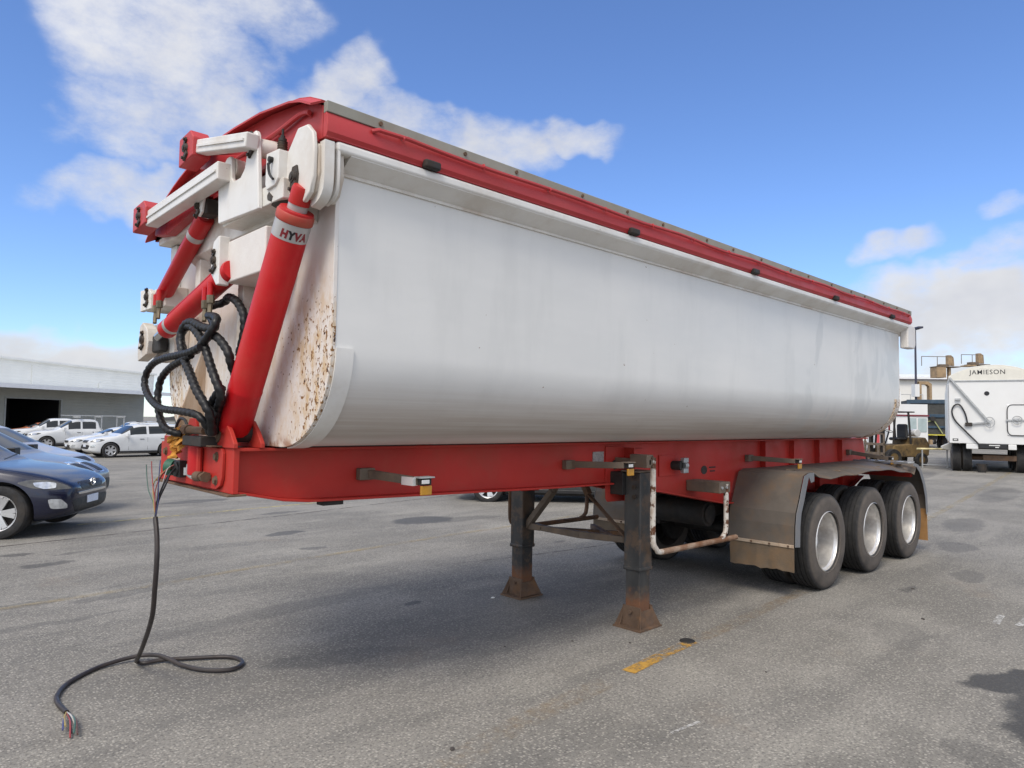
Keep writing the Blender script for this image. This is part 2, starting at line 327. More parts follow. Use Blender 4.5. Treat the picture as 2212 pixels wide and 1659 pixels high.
# oil stains, drips and dark patches: x, y, half-length, half-width, angle, strength
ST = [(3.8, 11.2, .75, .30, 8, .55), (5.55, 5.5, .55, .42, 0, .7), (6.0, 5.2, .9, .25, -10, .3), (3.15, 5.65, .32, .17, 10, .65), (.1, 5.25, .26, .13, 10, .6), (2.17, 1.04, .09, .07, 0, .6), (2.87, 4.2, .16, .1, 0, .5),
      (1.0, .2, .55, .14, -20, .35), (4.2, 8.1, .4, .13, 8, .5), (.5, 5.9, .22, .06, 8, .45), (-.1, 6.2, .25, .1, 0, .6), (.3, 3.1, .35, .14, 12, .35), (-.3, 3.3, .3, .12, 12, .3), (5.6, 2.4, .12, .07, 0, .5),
      (4.05, -3.08, .40, .17, -30, .85), (3.45, -3.50, .75, .36, 10, .85), (2.55, -3.22, .3, .12, 25, .3), (4.6, -2.2, .4, .2, 20, .2), (9.5, -1.4, .45, .2, 10, .4), (12, -.9, .9, .3, 8, .35), (15, 1.5, 1.6, .3, 5, .4), (18, -.2, 2, .35, 5, .3),  # starts with a broad dark patch in the near foreground
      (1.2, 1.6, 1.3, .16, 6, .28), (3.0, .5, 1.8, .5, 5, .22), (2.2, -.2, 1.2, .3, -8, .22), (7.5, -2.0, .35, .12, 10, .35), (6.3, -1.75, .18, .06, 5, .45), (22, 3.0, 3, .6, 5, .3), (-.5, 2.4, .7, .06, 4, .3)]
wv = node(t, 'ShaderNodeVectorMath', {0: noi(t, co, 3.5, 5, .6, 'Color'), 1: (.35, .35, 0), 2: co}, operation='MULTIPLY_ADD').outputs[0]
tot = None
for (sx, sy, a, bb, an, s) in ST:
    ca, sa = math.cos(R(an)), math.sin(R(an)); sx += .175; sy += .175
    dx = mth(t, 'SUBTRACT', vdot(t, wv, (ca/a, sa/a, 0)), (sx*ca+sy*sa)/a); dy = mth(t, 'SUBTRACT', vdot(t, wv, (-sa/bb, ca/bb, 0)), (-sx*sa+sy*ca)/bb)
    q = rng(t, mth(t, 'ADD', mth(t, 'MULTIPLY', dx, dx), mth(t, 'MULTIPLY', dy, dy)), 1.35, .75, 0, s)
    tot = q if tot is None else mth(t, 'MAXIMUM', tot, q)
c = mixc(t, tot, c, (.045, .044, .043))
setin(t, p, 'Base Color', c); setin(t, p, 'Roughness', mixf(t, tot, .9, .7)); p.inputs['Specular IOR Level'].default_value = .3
h = mth(t, 'ADD', mth(t, 'MULTIPLY', stone, .6), fine); b = node(t, 'ShaderNodeBump', {'Strength': .6, 'Distance': .006, 'Height': h}); t.links.new(b.outputs[0], p.inputs['Normal'])
tag(MB().grid([[(x, y, gz(x, y)) for y in ax_] for x in ax_]).build('ground', ASPH, fix=False), 'worn grey asphalt yard with oil stains and dark patches', 'ground', kind='structure')

def worn(name, col, lo, hi, sc=9, amt=1.):
    m, t, p, co = newmat(name); n = noi(t, co, sc, 7, .7); n2 = noi(t, co, 1.1, 3)
    a = mth(t, 'MULTIPLY', rng(t, mth(t, 'MULTIPLY_ADD', n2, .55, n), lo, hi), amt)
    setin(t, p, 'Base Color', mixc(t, noi(t, co, 40, 3), col, tuple(x*.75 for x in col))); p.inputs['Roughness'].default_value = .85; setin(t, p, 'Alpha', a); return m
def strip(name, pts, w, mat, label, dz=.004, cat='road marking'):
    P = catmull([(x, y, 0) for x, y in pts], .25); rows = []
    for i, q in enumerate(P):
        d = (P[min(i+1, len(P)-1)]-P[max(i-1, 0)]).normalized(); nrm = Vector((-d.y, d.x, 0))
        rows.append([(v.x, v.y, gz(v.x, v.y)+dz) for v in (q-nrm*w/2, q, q+nrm*w/2)])
    return tag(MB().grid(rows).build(name, mat, fix=False), label, cat, kind='structure')
YW = worn('worn_yellow_paint', (.50, .29, .065), .70, .95, amt=.85); YF = worn('faded_yellow_paint', (.45, .36, .20), .62, 1.0, 7, .5); YP = worn('pale_yellow_paint', (.55, .46, .20), .6, .85, 9, .9); WW = worn('worn_white_paint_mark', (.6, .59, .56), .62, .9, 30, .85)
TAR = worn('tar_seam', (.075, .06, .055), .62, .85, 5, .85); WEAR = worn('orange_brown_paint_ghost', (.40, .28, .15), .66, 1.05, 14, .42)
strip('painted_line', [(.3, -1.52), (1.2, -1.37), (2.0, -1.31)], .16, WEAR, 'faint orange ghost of a yellow line beside the landing leg')
strip('painted_line', [(2.25, -1.29), (2.5, -1.268), (2.8, -1.24), (3.15, -1.222)], .10, worn('yellow_paint_dash', (.56, .31, .05), .62, .90, 16, .95), 'bright yellow dash of worn line beside the near landing leg')
strip('painted_line', [(3.2, -1.22), (3.6, -1.21), (4.8, -1.12), (5.6, -1.08)], .13, WEAR, 'faint yellow line fading out towards the wheels')
strip('painted_line', [(9.5, -.55), (12.4, -.27), (17, .2), (22, .75), (30, 1.6)], .12, YF, 'faint yellow line running off behind the wheels')
strip('painted_line', [(-2.5, 2.9), (-.56, 3.2), (.72, 3.3), (1.84, 3.5), (5.15, 3.9), (5.8, 3.92), (8.5, 4.2), (14, 4.8)], .11, YF, 'faded yellow line passing under the trailer nose')
strip('painted_line', [(1.1, 8.72), (1.6, 8.8), (5.27, 9.2), (8.0, 9.48)], .09, YP, 'thin pale yellow line beside the blue car')
strip('tar_seam', [(-3, 6.6), (-.1, 7.05), (1.6, 7.28), (4.35, 7.72), (7.0, 8.3), (11, 8.9)], .045, TAR, 'dark red-brown tar seam across the asphalt', cat='seam')
strip('tar_seam', [(3.3, 2.2), (5, 1.9), (7, 1.75)], .02, TAR, 'thin dark crack in the asphalt behind the far leg', cat='crack')
strip('paint_scrape', [(1.693, -1.994), (1.81, -2.005), (1.932, -2.016)], .022, WW, 'thin white scrape on the asphalt in the foreground', cat='mark')
strip('paint_scrape', [(5.52, -2.66), (5.7, -2.64), (5.88, -2.63)], .055, WW, 'short white painted tick on the asphalt near the wheels', cat='mark')
strip('paint_scrape', [(5.6, -2.80), (5.769, -2.809), (5.95, -2.80)], .055, WW, 'second white painted tick on open asphalt', cat='mark')
# drain lid on the yellow dash, small stones
tag(MB().lathe([(.001, .006), (.05, .006), (.056, .003), (.06, -.002)], (3.12, -1.19, gz(3.1, -1.2)+.003), (0, 0, 1), 24).build('survey_disc', DARK), 'small black disc set into the yellow dash', 'disc')
rs = random.Random(11)
def stone(x, y, s, mat, label):
    bm = bmesh.new(); bmesh.ops.create_icosphere(bm, subdivisions=1, radius=s)
    for v in bm.verts: v.co = Vector((v.co.x*1.5, v.co.y, v.co.z*.6))*rs.uniform(.75, 1.15)
    me = bpy.data.meshes.new('pebble'); bm.to_mesh(me); bm.free(); me.materials.append(mat); o = bpy.data.objects.new('pebble', me); C.objects.link(o)
    o.location = (x, y, gz(x, y)+s*.35); o.rotation_euler = (0, 0, rs.uniform(0, 6)); return tag(o, label, 'pebble', 'loose bits on the asphalt')
PEB_D = surf('dark_grit', (.06, .05, .045), .9); PEB_W = surf('white_litter', (.75, .75, .72), .7)
for (x, y, s, d) in [(.71, -1.36, .014, 1), (1.98, -.38, .008, 1), (2.45, -.62, .008, 1), (2.75, -.93, .009, 1), (2.95, -1.9, .008, 1), (6.35, -1.78, .014, 1), (5.2, -2.2, .013, 1)]:
    stone(x, y, s, PEB_D, 'tiny dark crumb of grit lying on the asphalt')
stone(2.83, .70, .016, PEB_W, 'tiny white scrap beside the far landing leg foot')
stone(-.25, 6.75, .022, PEB_W, 'tiny white scrap on the asphalt by the blue car')
def lerp_tab(tab, x):
    if x <= tab[0][0]: return tab[0][1]
    for (a, va), (b, vb) in zip(tab, tab[1:]):
        if x <= b: return va+(vb-va)*(x-a)/(b-a)
    return tab[-1][1]
# ------------------------------------------------------------------ the side tipper trailer
T = empty('side_tipper_trailer', label='long white side tipper trailer on a red chassis with a red lid', cat='trailer')
def part(mb, name, mat, bevel=0, parent=T, **k): return mb.build(name, mat, parent, bevel, **k)
arc = [(-.66-.505*math.cos(a), 1.99-.49*math.sin(a)) for a in [R(90)*i/30 for i in range(31)]]
near = [(-1.165, 2.84), (-1.166, 2.4), (-1.168, 2.1)]+arc
SEC = near+[(-y, z) for y, z in reversed(near)]
xs = [.1+7.9*i/16 for i in range(17)]
part(MB().grid([[(x, y, z) for y, z in SEC] for x in xs]), 'tub_shell', TUB, sharp=3.6)
def pl(e): return [(y*(1+e), z-e*.6) for y, z in near]
fp = pl(.004)+[(-.41, 1.497), (-.41, 1.566), (.41, 1.566), (.41, 1.497)]+[(-y, z) for y, z in reversed(pl(.004))]
part(MB().prism(fp, 'x', .078, .1), 'front_plate', PLATE, .003)
part(MB().prism([(y, z) for y, z in SEC], 'x', 8.0, 8.02), 'rear_plate', PLATE, .003)
# curved wear strips round the ends of the tub
def endstrip(x0, x1, mat, k, s):
    mb = MB(); o = [(-.66-(.505+.014)*math.cos(a), 1.99-(.49+.010)*math.sin(a)) for a in [R(86)*i/16 for i in range(17)]]
    rows = [[(x, s*y, z) for y, z in o] for x in (x0, x1)]
    return part(mb.sheet(rows if s*k > 0 else rows[::-1], .012), 'edge_strip', mat)
for s in (1, -1):
    endstrip(.1, .195, WHITE_C, -1, s); endstrip(7.84, 7.99, PLATE, -1, s)
# sloping coaming and white top rail on both long sides, white beams across the ends
for s in (-1, 1):
    part(MB().prism([(s*1.163, 2.832), (s*1.163, 2.90), (s*1.268, 2.905), (s*1.268, 2.892)], 'x', .1, 8.02), 'coaming', WHITE_C)
    part(MB().box(.09, 8.03, min(s*1.163, s*1.176), max(s*1.163, s*1.176), 2.823, 2.838), 'weld_bead', WHITE)
    part(MB().box(.02, 8.05, min(s*1.19, s*1.277), max(s*1.19, s*1.277), 2.8925, 2.946), 'top_rail', WHITE_C, .018, seg=3)
part(MB().box(-.03, .09, -1.17, 1.17, 2.86, 2.94), 'front_top_beam', WHITE, .008)
part(MB().box(8.021, 8.1, -1.17, 1.17, 2.80, 2.94), 'rear_top_beam', WHITE, .008)
rb = part(MB().prism([(8.03, 2.935), (8.29, 2.945), (8.33, 2.90), (8.33, 2.70), (8.28, 2.645), (8.03, 2.64)], 'y', -1.27, -1.17), 'rear_pivot_bracket', PLATE, .02, seg=3)
# ---- lid
LID = part(MB(), 'lid', RED_LID)
def arch(y, k=.142): return 3.28-(k if y < -.1 else .165)*(y+.1)**2*(1 if y < -.1 else 1.0)-(0.02*abs(y) ** 6 if y > 0 else 0)
ya = [-1.235+2.47*i/22 for i in range(23)]
def front(y): return lerp_tab([(-1.235, 3.118), (-1.13, 3.166), (-1.02, 3.198), (-.67, 3.252), (-.31, 3.275), (-.08, 3.28)], y) if y < -.08 else arch(y)
def lidz(x, y): f = min(1, max(0, (x-.05)/.9)); f = f*f*(3-2*f); return front(y)*(1-f)+arch(y)*f
rows = [[(x, y, lidz(x, y)+.012*min(1, max(0, x))*math.sin(x*4+.3)*math.cos(y*1.3)) for y in ya] for x in [-.047, .15, .3, .5, .7, .95]+[1.2+6.955*i/12 for i in range(13)]]
bpy.data.objects.remove(LID); LID = part(MB().sheet(rows, -.012), 'lid', RED_LID)
part(MB().prism([(-1.236, 2.952), (1.236, 2.952), (1.236, 2.98)]+[(y, front(y)-.012) for y in reversed(ya)], 'x', -.034, -.016), 'fascia', RED_LID, parent=LID)
part(MB().prism([(1.2, 2.965), (-1.2, 2.965), (-1.2, 2.945), (1.2, 2.945)], 'x', -.06, .06), 'fascia_foot', RED_LID, parent=LID)
lip = [[(x, y, front(y)+.004-(.035 if x < -.09 else 0)) for y in ya] for x in (-.10, -.095, -.03)]
part(MB().sheet(lip, -.01), 'front_lip', RED_LID, parent=LID)
part(MB().tube([(-.055, -1.14, 3.095), (-.055, -1.05, 3.115), (-.055, -.75, 3.10), (-.055, -.3, 3.10), (-.055, .1, 3.10)], .012, 8), 'rope_rail', RED_LID, parent=LID)
for y in (-1.12, -.8, -.45, 0): part(MB().cyl((-.055, y, 3.10), (-.03, y, 3.085), .008, n=6), 'rail_stud', RED_LID, parent=LID)
for s in (-1, 1):
    a, b = (-1.252, -1.215) if s < 0 else (1.215, 1.252)
    q = [(s*1.240, 3.0660), (s*1.268, 3.0660), (s*1.282, 3.0180), (s*1.282, 2.9730), (s*1.268, 2.9560), (s*1.268, 2.9500), (s*1.240, 2.9500)]
    part(MB().prism(q, 'x', -.035, 8.155), 'side_panel', RED_LID, .003, parent=LID)
    part(MB().box(-.035, 8.157, min(s*1.239, s*1.275), max(s*1.239, s*1.275), 3.0665, 3.1200), 'seal_strip', GREYSTRIP, .004, parent=LID)
    rail = [(.2, s*1.280, 3.0400), (.23, s*1.297, 3.0500)]+[(x, s*(1.297+.004*math.sin(x*7)), 3.0500+.006*math.sin(x*5)) for x in [.4+.22*i for i in range(34)]]+[(8.0, s*1.297, 3.0500), (8.02, s*1.280, 3.0400)]
    part(MB().tube(rail, .011, 7, .12), 'rope_rail', RED_LID, parent=LID)
    for i in range(15): x = .37+.53*i; part(MB().tube([(x, s*1.275, 3.0580), (x, s*1.302, 3.0580), (x, s*1.307, 3.0460), (x, s*1.300, 3.0330)], .006, 6, .01), 'rope_hook', RED_LID, parent=LID)
    for x in (.55, 2.28, 4.01, 5.73, 7.4):
        part(MB().box(x-.045, x+.055, min(s*1.265, s*1.310), max(s*1.265, s*1.310), 2.9430, 2.9880, M=None), 'lid_clip', DARK, .012, parent=LID)
    for i in range(17): x = .25+.49*i+.06*math.sin(i*2.3); part(MB().cyl((x, s*1.273, 3.0940), (x, s*1.283, 3.0940), .011, n=8), 'strip_bolt', RUSTY, parent=LID)

# ---- front frame, ribs and brackets on the front plate
def pin(x, y, z, r=.026, parent=T, n=1):
    mb = MB().cyl((x, y, z), (x-.016, y, z), r, r*.86, 18).cyl((x-.016, y, z), (x-.021, y, z), r*.5, n=8)
    mb.bar((x-.006, y-.03, z-.03), (x-.006, y+.022, z-.062), .012, .026).cyl((x-.010, y+.012, z-.056), (x-.022, y+.012, z-.056), .009, n=6)
    if n > 1: mb.bar((x-.005, y+.018, z+.03), (x-.005, y-.012, z+.056), .010, .024).cyl((x-.008, y-.004, z+.05), (x-.02, y-.004, z+.05), .009, n=6)
    return part(mb, 'pivot_pin', PIN, parent=parent)
part(MB().prism([(.078, 2.86), (.078, 2.62), (-.01, 2.68), (-.01, 2.86)], 'y', -1.0, .62), 'front_header', WHITE, .004)
part(MB().box(.0, .077, .40, .48, 2.18, 2.65), 'front_rib', WHITE, .005)
part(MB().box(.0, .077, -.30, -.22, 1.9, 2.65), 'front_rib', WHITE, .005)
part(MB().prism([(.078, 2.16), (.078, 1.56), (-.10, 1.56)], 'y', .45, .468), 'front_gusset', surf('shaded_rusty_white', (.52, .42, .32), .7, dirt=(.30, .16, .07), damt=.8, dscale=6, streak=True), .002)  # base browned to carry the shaded side face, rust streaks over it
part(MB().box(.04, .077, 1.0, 1.12, 2.2, 2.85), 'front_rib', WHITE, .004)
# near lift pivot: plate facing forward with a wrapped side flange
pb = part(MB().prism([(-1.085, 3.03), (-1.18, 3.02), (-1.235, 2.97), (-1.25, 2.90), (-1.25, 2.76), (-1.225, 2.69), (-1.17, 2.655), (-1.115, 2.66), (-.99, 2.735), (-.965, 2.80), (-.985, 2.94)], 'x', -.085, -.06), 'lift_pivot_bracket', WHITE_C, .01, seg=3)
part(MB().tube([(-.02, -1.258, 2.93), (-.02, -1.258, 2.74), (-.02, -1.23, 2.68), (-.02, -1.16, 2.66)], .034, 4, .02), 'bracket_flange', WHITE_C, parent=pb)
part(MB().prism([(-1.02, 2.93), (-1.245, 2.92), (-1.255, 2.78), (-1.22, 2.70), (-1.17, 2.67), (-1.09, 2.69)], 'x', -.06, .077), 'bracket_block', WHITE, .01, parent=pb)
part(MB().tube([(.035, -1.262, 2.92), (.035, -1.262, 2.75), (.035, -1.235, 2.69), (.035, -1.17, 2.668)], .012, 6, .02), 'bracket_lip', WHITE_C, parent=pb)
part(MB().prism([(-1.055, 2.845), (-1.10, 2.845), (-1.115, 2.80), (-1.105, 2.72), (-1.06, 2.715), (-1.035, 2.75), (-1.035, 2.80)], 'x', -.092, -.085), 'pin_keeper', PIN, parent=pb)
pin(-.09, -1.075, 2.79, .03, pb)
# cross beam with L-shaped lug plate for the lid arms
bm_ = part(MB().box(-.118, .077, -1.02, -.27, 2.70, 2.80), 'lid_cross_beam', WHITE, .006)
lp = part(MB().prism([(-.265, 2.755), (-.25, 2.945), (-.335, 3.045), (-.365, 3.06), (-.405, 3.06), (-.43, 3.04), (-.44, 2.93), (-.47, 2.905), (-.56, 2.905), (-.61, 2.94), (-.645, 3.05), (-.655, 3.085), (-.69, 3.105), (-.735, 3.105), (-.755, 3.08), (-.80, 2.69), (-.76, 2.69), (-.27, 2.715)], 'x', -.142, -.118), 'lid_lug_plate', WHITE_C, .006)
part(MB().cyl((-.118, -.40, 3.0), (.0, -.40, 3.0), .055, .045, 18), 'lug_boss', WHITE, parent=lp)
part(MB().cyl((-.118, -.70, 3.03), (.0, -.74, 3.03), .05, .045, 18), 'lug_boss', WHITE, parent=lp)
pin(-.142, -.345, 3.0, .026, lp); pin(-.142, -.695, 3.045, .026, lp, 2)
# the two white lid arms with their red end blocks
def arm(p0, p1, h, w, blk, name):
    a = part(MB().bar(p0, p1, w, h), name, WHITE_C, .008)
    d = (Vector(p1)-Vector(p0)).normalized(); u = Vector((0, -d.z, d.y)) if d.y < 0 else Vector((0, d.z, d.y))
    part(MB().bar(Vector(p0)+Vector((-w/2-.004, 0, 0))+d*.03, Vector(p1)+Vector((-w/2-.004, 0, 0))-d*.02, .008, .012), 'arm_rib', WHITE_C, parent=a)
    y0, y1, z0, z1 = blk
    b = part(MB().prism([(y1, z0), (y1, z1), (y0+.05, z1+.01), (y0, z1-.04), (y0, z0+.02)], 'x', p0[0]-.055, p0[0]+.05), 'end_block', RED_LID, .008, parent=a)
    pin(p0[0]-.055, (y0+y1)/2-.01, (z0+z1)/2, .03, a, 2)
    return a
arm((-.17, -.06, 3.195), (-.17, -.77, 3.03), .078, .07, (-.06, .17, 3.12, 3.29), 'lid_arm')
arm((-.17, .84, 2.955), (-.17, -.42, 2.965), .10, .08, (.80, 1.08, 2.90, 3.07), 'lid_arm')
part(MB().bar((-.06, 1.05, 2.93), (-.06, .80, 2.895), .06, .06).bar((-.06, .80, 2.895), (-.06, .05, 2.99), .06, .07), 'lid_drive_beam', RED_LID, .006)
part(MB().bar((-.06, .2, 3.2), (-.02, -.5, 3.02), .06, .09), 'lid_drive_beam', RED_LID, .006)
# latch box with plunger and cable between the lug plate and the lift pivot
lb = part(MB().prism([(-.845, 2.955), (-.985, 2.945), (-.985, 2.80), (-.95, 2.775), (-.86, 2.77), (-.84, 2.80)], 'x', -.13, -.02), 'latch_box', WHITE_C, .006)
part(MB().cyl((-.075, -.905, 2.95), (-.075, -.905, 3.03), .02, n=14).cyl((-.075, -.905, 3.03), (-.075, -.905, 3.045), .012, n=8).cyl((-.075, -.905, 3.045), (-.075, -.905, 3.08), .006, n=6), 'plunger', DARK, parent=lb)
part(MB().lathe([(.023, i*.011+(.004 if j else 0)) if j != 1 else (.026, i*.011+.003) for i in range(6) for j in range(3)], (-.075, -.905, 2.955), (0, 0, 1), 14), 'spring', PIN, parent=lb)
part(MB().tube([(-.135, -.92, 2.90), (-.15, -.92, 2.88), (-.145, -.925, 2.83), (-.14, -.955, 2.80)], .007, 6, .02), 'latch_cable', BLACKP, parent=lb)
part(MB().cyl((-.13, -.92, 2.905), (-.15, -.92, 2.905), .014, n=10).cyl((-.13, -.875, 2.895), (-.136, -.875, 2.895), .007, n=6).cyl((-.13, -.88, 2.92), (-.136, -.88, 2.92), .007, n=6), 'latch_bolt', DARK, parent=lb)
part(MB().tube([(-.07, -.84, 2.775), (-.08, -.87, 2.735), (-.07, -.93, 2.715), (-.06, -.99, 2.73)], .045, 10, .03), 'latch_motor', PIN, parent=lb)
# lift cylinder with its label band, lettering and rod
base = Vector((-.075, -.435, 1.60)); top = Vector((-.075, -1.085, 2.635)); ax = (top-base).normalized()
lc = part(MB().lathe([(.001, -.02), (.078, -.02), (.086, 0), (.086, .22), (.0875, .225), (.0875, .24), (.086, .245), (.084, (top-base).length-.012), (.080, (top-base).length), (.001, (top-base).length)], base, ax, 48), 'lift_cylinder', RED_HOT)
L = (top-base).length
part(MB().lathe([(.084, L-.140), (.0855, L-.139), (.0855, L-.058), (.084, L-.057)], base, ax, 48), 'label_band', BAND, parent=lc)
part(MB().lathe([(.087, L-.055), (.089, L-.05), (.089, L-.018), (.084, L-.01), (.05, L-.005)], base, ax, 40), 'gland_nut', surf('orange_red_gland', (.42, .05, .03), .5, dirt=(.25, .1, .05), damt=.5, dscale=14), parent=lc)
part(MB().lathe([(.047, L-.01), (.047, L+.03)], base, ax, 28).lathe([(.050, L+.03), (.050, L+.10), (.045, L+.115), (.001, L+.115)], base, ax, 28, mi=1), 'piston_rod', [BAND, RED_HOT], parent=lc)
side = (M.translation-base); side = (side-ax*side.dot(ax)).normalized(); tang = ax.cross(side)
rd = -1 if tang.dot(r2) > 0 else 1
def wrap_text(txt, off, mat, size=.055):
    vs, fs = text_mesh(txt, size, bold=.0035, sx=.86, shear=.08)
    out = []
    for v in vs:
        a = (v.x+off)/.0862; out.append(base+ax*(L-.124+v.y*.95)+(side*math.cos(a)-rd*tang*math.sin(a)*1.0)*.0862)
    part(MB().add(out, fs), 'lettering', mat, parent=lc, fix=False)
for ch, off, mat in (('H', -.045, LETTER_R), ('Y', -.008, LETTER_B), ('V', .022, LETTER_R), ('A', .052, LETTER_R)): wrap_text(ch, off, mat)
# small lid cylinders
def smallcyl(p0, p1, r, rod, band, flip):
    p0, p1 = Vector(p0), Vector(p1); d = (p1-p0).normalized(); Ln = (p1-p0).length
    c = part(MB().lathe([(.001, 0), (r*.92, 0), (r, .012), (r, Ln-.09), (r*1.04, Ln-.085), (r*1.04, Ln-.01), (r*.9, Ln), (.001, Ln)], p0, d, 32), 'lid_cylinder', RED_HOT)
    part(MB().lathe([(r*1.005, band), (r*1.02, band+.002), (r*1.02, band+.042), (r*1.005, band+.044)], p0, d, 32), 'label_band', BAND, parent=c)
    part(MB().cyl(p1, p1+d*rod, r*.55, n=20), 'piston_rod', CHROME, parent=c)
    n = Vector((-1, 0, 0)).cross(d).normalized()*flip; off = n*(r+.013)+Vector((-.012, 0, 0))
    part(MB().tube([p0+d*.05+n*r*.8, p0+d*.07+off, p0+d*(Ln*.55)+off, p0+d*(Ln-.07)+off, p0+d*(Ln-.05)+n*r*.8], .009, 7, .06), 'oil_pipe', RED_HOT, parent=c)
    return c, d, n
smallcyl((-.06, .96, 2.44), (-.06, .16, 2.86), .052, .09, .70, 1)
smallcyl((-.085, -.36, 2.455), (-.085, .73, 2.215), .058, .16, .98, -1)
ca = part(MB().prism([(.0, 2.95), (.12, 2.94), (.15, 2.90), (.08, 2.83), (.03, 2.85)], 'x', -.13, -.115), 'cylinder_clevis', WHITE_C, .004)
part(MB().box(-.114, -.03, .0, .12, 2.84, 2.93), 'clevis_block', DARK, .01, parent=ca); pin(-.13, .09, 2.895, .024, ca)
for (y, z, dz) in ((.13, 2.44, 1), (.05, 2.43, 1)): pass
# oil ports with elbows
for (x, y, z) in ((-.12, .86, 2.415), (-.12, .79, 2.44), (-.14, -.11, 2.335), (-.14, -.19, 2.355)):
    f = part(MB().cyl((x, y, z+.045), (x, y, z-.03), .017, n=12), 'oil_port', RED_HOT)
    part(MB().cyl((x, y-.005, z-.03), (x, y-.01, z-.075), .021, n=6).tube([(x, y-.01, z-.07), (x-.005, y-.015, z-.11), (x-.01, y-.03, z-.15)], .013, 8, .02), 'hose_fitting', surf('brassy_fitting', (.16, .13, .085), .5, metal=.5, var=.3, vscale=20), parent=f)
# middle bracket box and far brackets
bx = part(MB().box(-.10, .077, -.80, -.30, 2.385, 2.615), 'bracket_box', PLATE, .01)
part(MB().prism([(-.235, 2.62), (-.30, 2.64), (-.325, 2.64), (-.325, 2.37), (-.29, 2.37), (-.215, 2.44), (-.205, 2.53)], 'x', -.15, -.09), 'bracket_cheek', WHITE_C, .006, parent=bx)
pin(-.15, -.26, 2.51, .026, bx, 2)
fa = part(MB().box(-.07, .077, .84, 1.25, 2.39, 2.53), 'far_bracket', WHITE, .006)
part(MB().prism([(1.05, 2.39), (1.29, 2.39), (1.30, 2.545), (1.10, 2.535), (1.05, 2.50)], 'x', -.10, -.07), 'bracket_cheek', WHITE, .006, parent=fa); pin(-.10, 1.13, 2.48, .03, fa, 2)
fb_ = part(MB().box(-.02, .077, .78, 1.22, 2.03, 2.30), 'far_bracket', WHITE, .006)
part(MB().prism([(1.02, 2.07), (1.22, 2.03), (1.235, 2.12), (1.20, 2.28), (1.14, 2.30), (1.04, 2.25), (1.0, 2.16)], 'x', -.12, -.05), 'bracket_cheek', WHITE, .006, parent=fb_); pin(-.12, 1.12, 2.175, .034, fb_, 2)
part(MB().box(-.09, -.03, .86, 1.02, 2.08, 2.20), 'rod_eye', DARK, .015, parent=fb_)

# ---- hydraulic hoses in spiral guard
HP = [[(-.15, -.20, 2.21), (-.19, -.43, 2.17), (-.212, -.456, 2.116), (-.225, -.41, 2.067), (-.238, -.328, 2.014), (-.25, -.251, 1.998)],
 [(-.15, -.24, 2.2), (-.19, -.41, 2.12), (-.21, -.305, 2.13), (-.22, -.142, 2.173), (-.23, -.052, 2.15), (-.24, -.041, 2.076), (-.25, -.134, 1.975), (-.26, -.27, 1.885), (-.265, -.40, 1.787), (-.25, -.48, 1.715), (-.23, -.50, 1.657), (-.2, -.46, 1.56)],
 [(-.23, -.06, 2.02), (-.225, .013, 2.10), (-.22, -.046, 2.147), (-.22, -.145, 2.147), (-.22, -.245, 2.105), (-.22, -.331, 2.048), (-.22, -.392, 1.991), (-.22, -.466, 1.907), (-.22, -.536, 1.838), (-.2, -.56, 1.76), (-.18, -.47, 1.68), (-.16, -.40, 1.57)],
 [(-.2, -.404, 2.082), (-.19, -.453, 2.067), (-.18, -.504, 2.032), (-.17, -.553, 1.986), (-.16, -.562, 1.942), (-.14, -.549, 1.90), (-.10, -.52, 1.84)],
 [(-.25, -.387, 2.014), (-.258, -.274, 1.996), (-.265, -.105, 1.988), (-.273, .104, 1.982), (-.281, .285, 1.96), (-.288, .385, 1.908), (-.296, .393, 1.844), (-.304, .312, 1.787), (-.312, .191, 1.74), (-.315, -.01, 1.692), (-.30, -.26, 1.678), (-.27, -.42, 1.66), (-.24, -.46, 1.62), (-.2, -.44, 1.56)],
 [(-.25, -.253, 1.981), (-.256, -.128, 1.958), (-.261, .055, 1.923), (-.267, .179, 1.866), (-.272, .207, 1.795), (-.278, .193, 1.732), (-.283, .138, 1.666), (-.285, .06, 1.602), (-.27, -.02, 1.566), (-.22, -.06, 1.55)],
 [(-.2, -.57, 1.80), (-.2, -.54, 1.784), (-.2, -.481, 1.749), (-.2, -.431, 1.71), (-.2, -.468, 1.666), (-.2, -.43, 1.618), (-.19, -.40, 1.56)],
 [(-.13, -.10, 2.27), (-.05, -.145, 2.303), (-.05, -.221, 2.324), (-.05, -.322, 2.295), (-.05, -.4, 2.244), (-.05, -.445, 2.194), (-.05, -.45, 2.10), (-.06, -.42, 1.98)]]
for i, P in enumerate(HP): part(MB().tube(P, .0195 if i in (4, 5) else .022, 10, .009, wrap=.042), 'hydraulic_hose', HOSE, sharp=70)
part(MB().tube([(-.12, .15, 1.55), (-.12, .169, 1.605), (-.12, .198, 1.628), (-.12, .28, 1.636), (-.12, .331, 1.607), (-.12, .355, 1.57), (-.12, .366, 1.51)], .009, 8, .02), 'air_line', BLACKP)
part(MB().cyl((-.2, -.12, 1.575), (-.2, -.36, 1.575), .022, n=14).cyl((-.2, -.05, 1.575), (-.2, -.12, 1.575), .03, n=10), 'hose_manifold', RUSTY)
part(MB().box(-.23, -.13, -.38, -.10, 1.492, 1.545), 'manifold_block', DARK, .006)

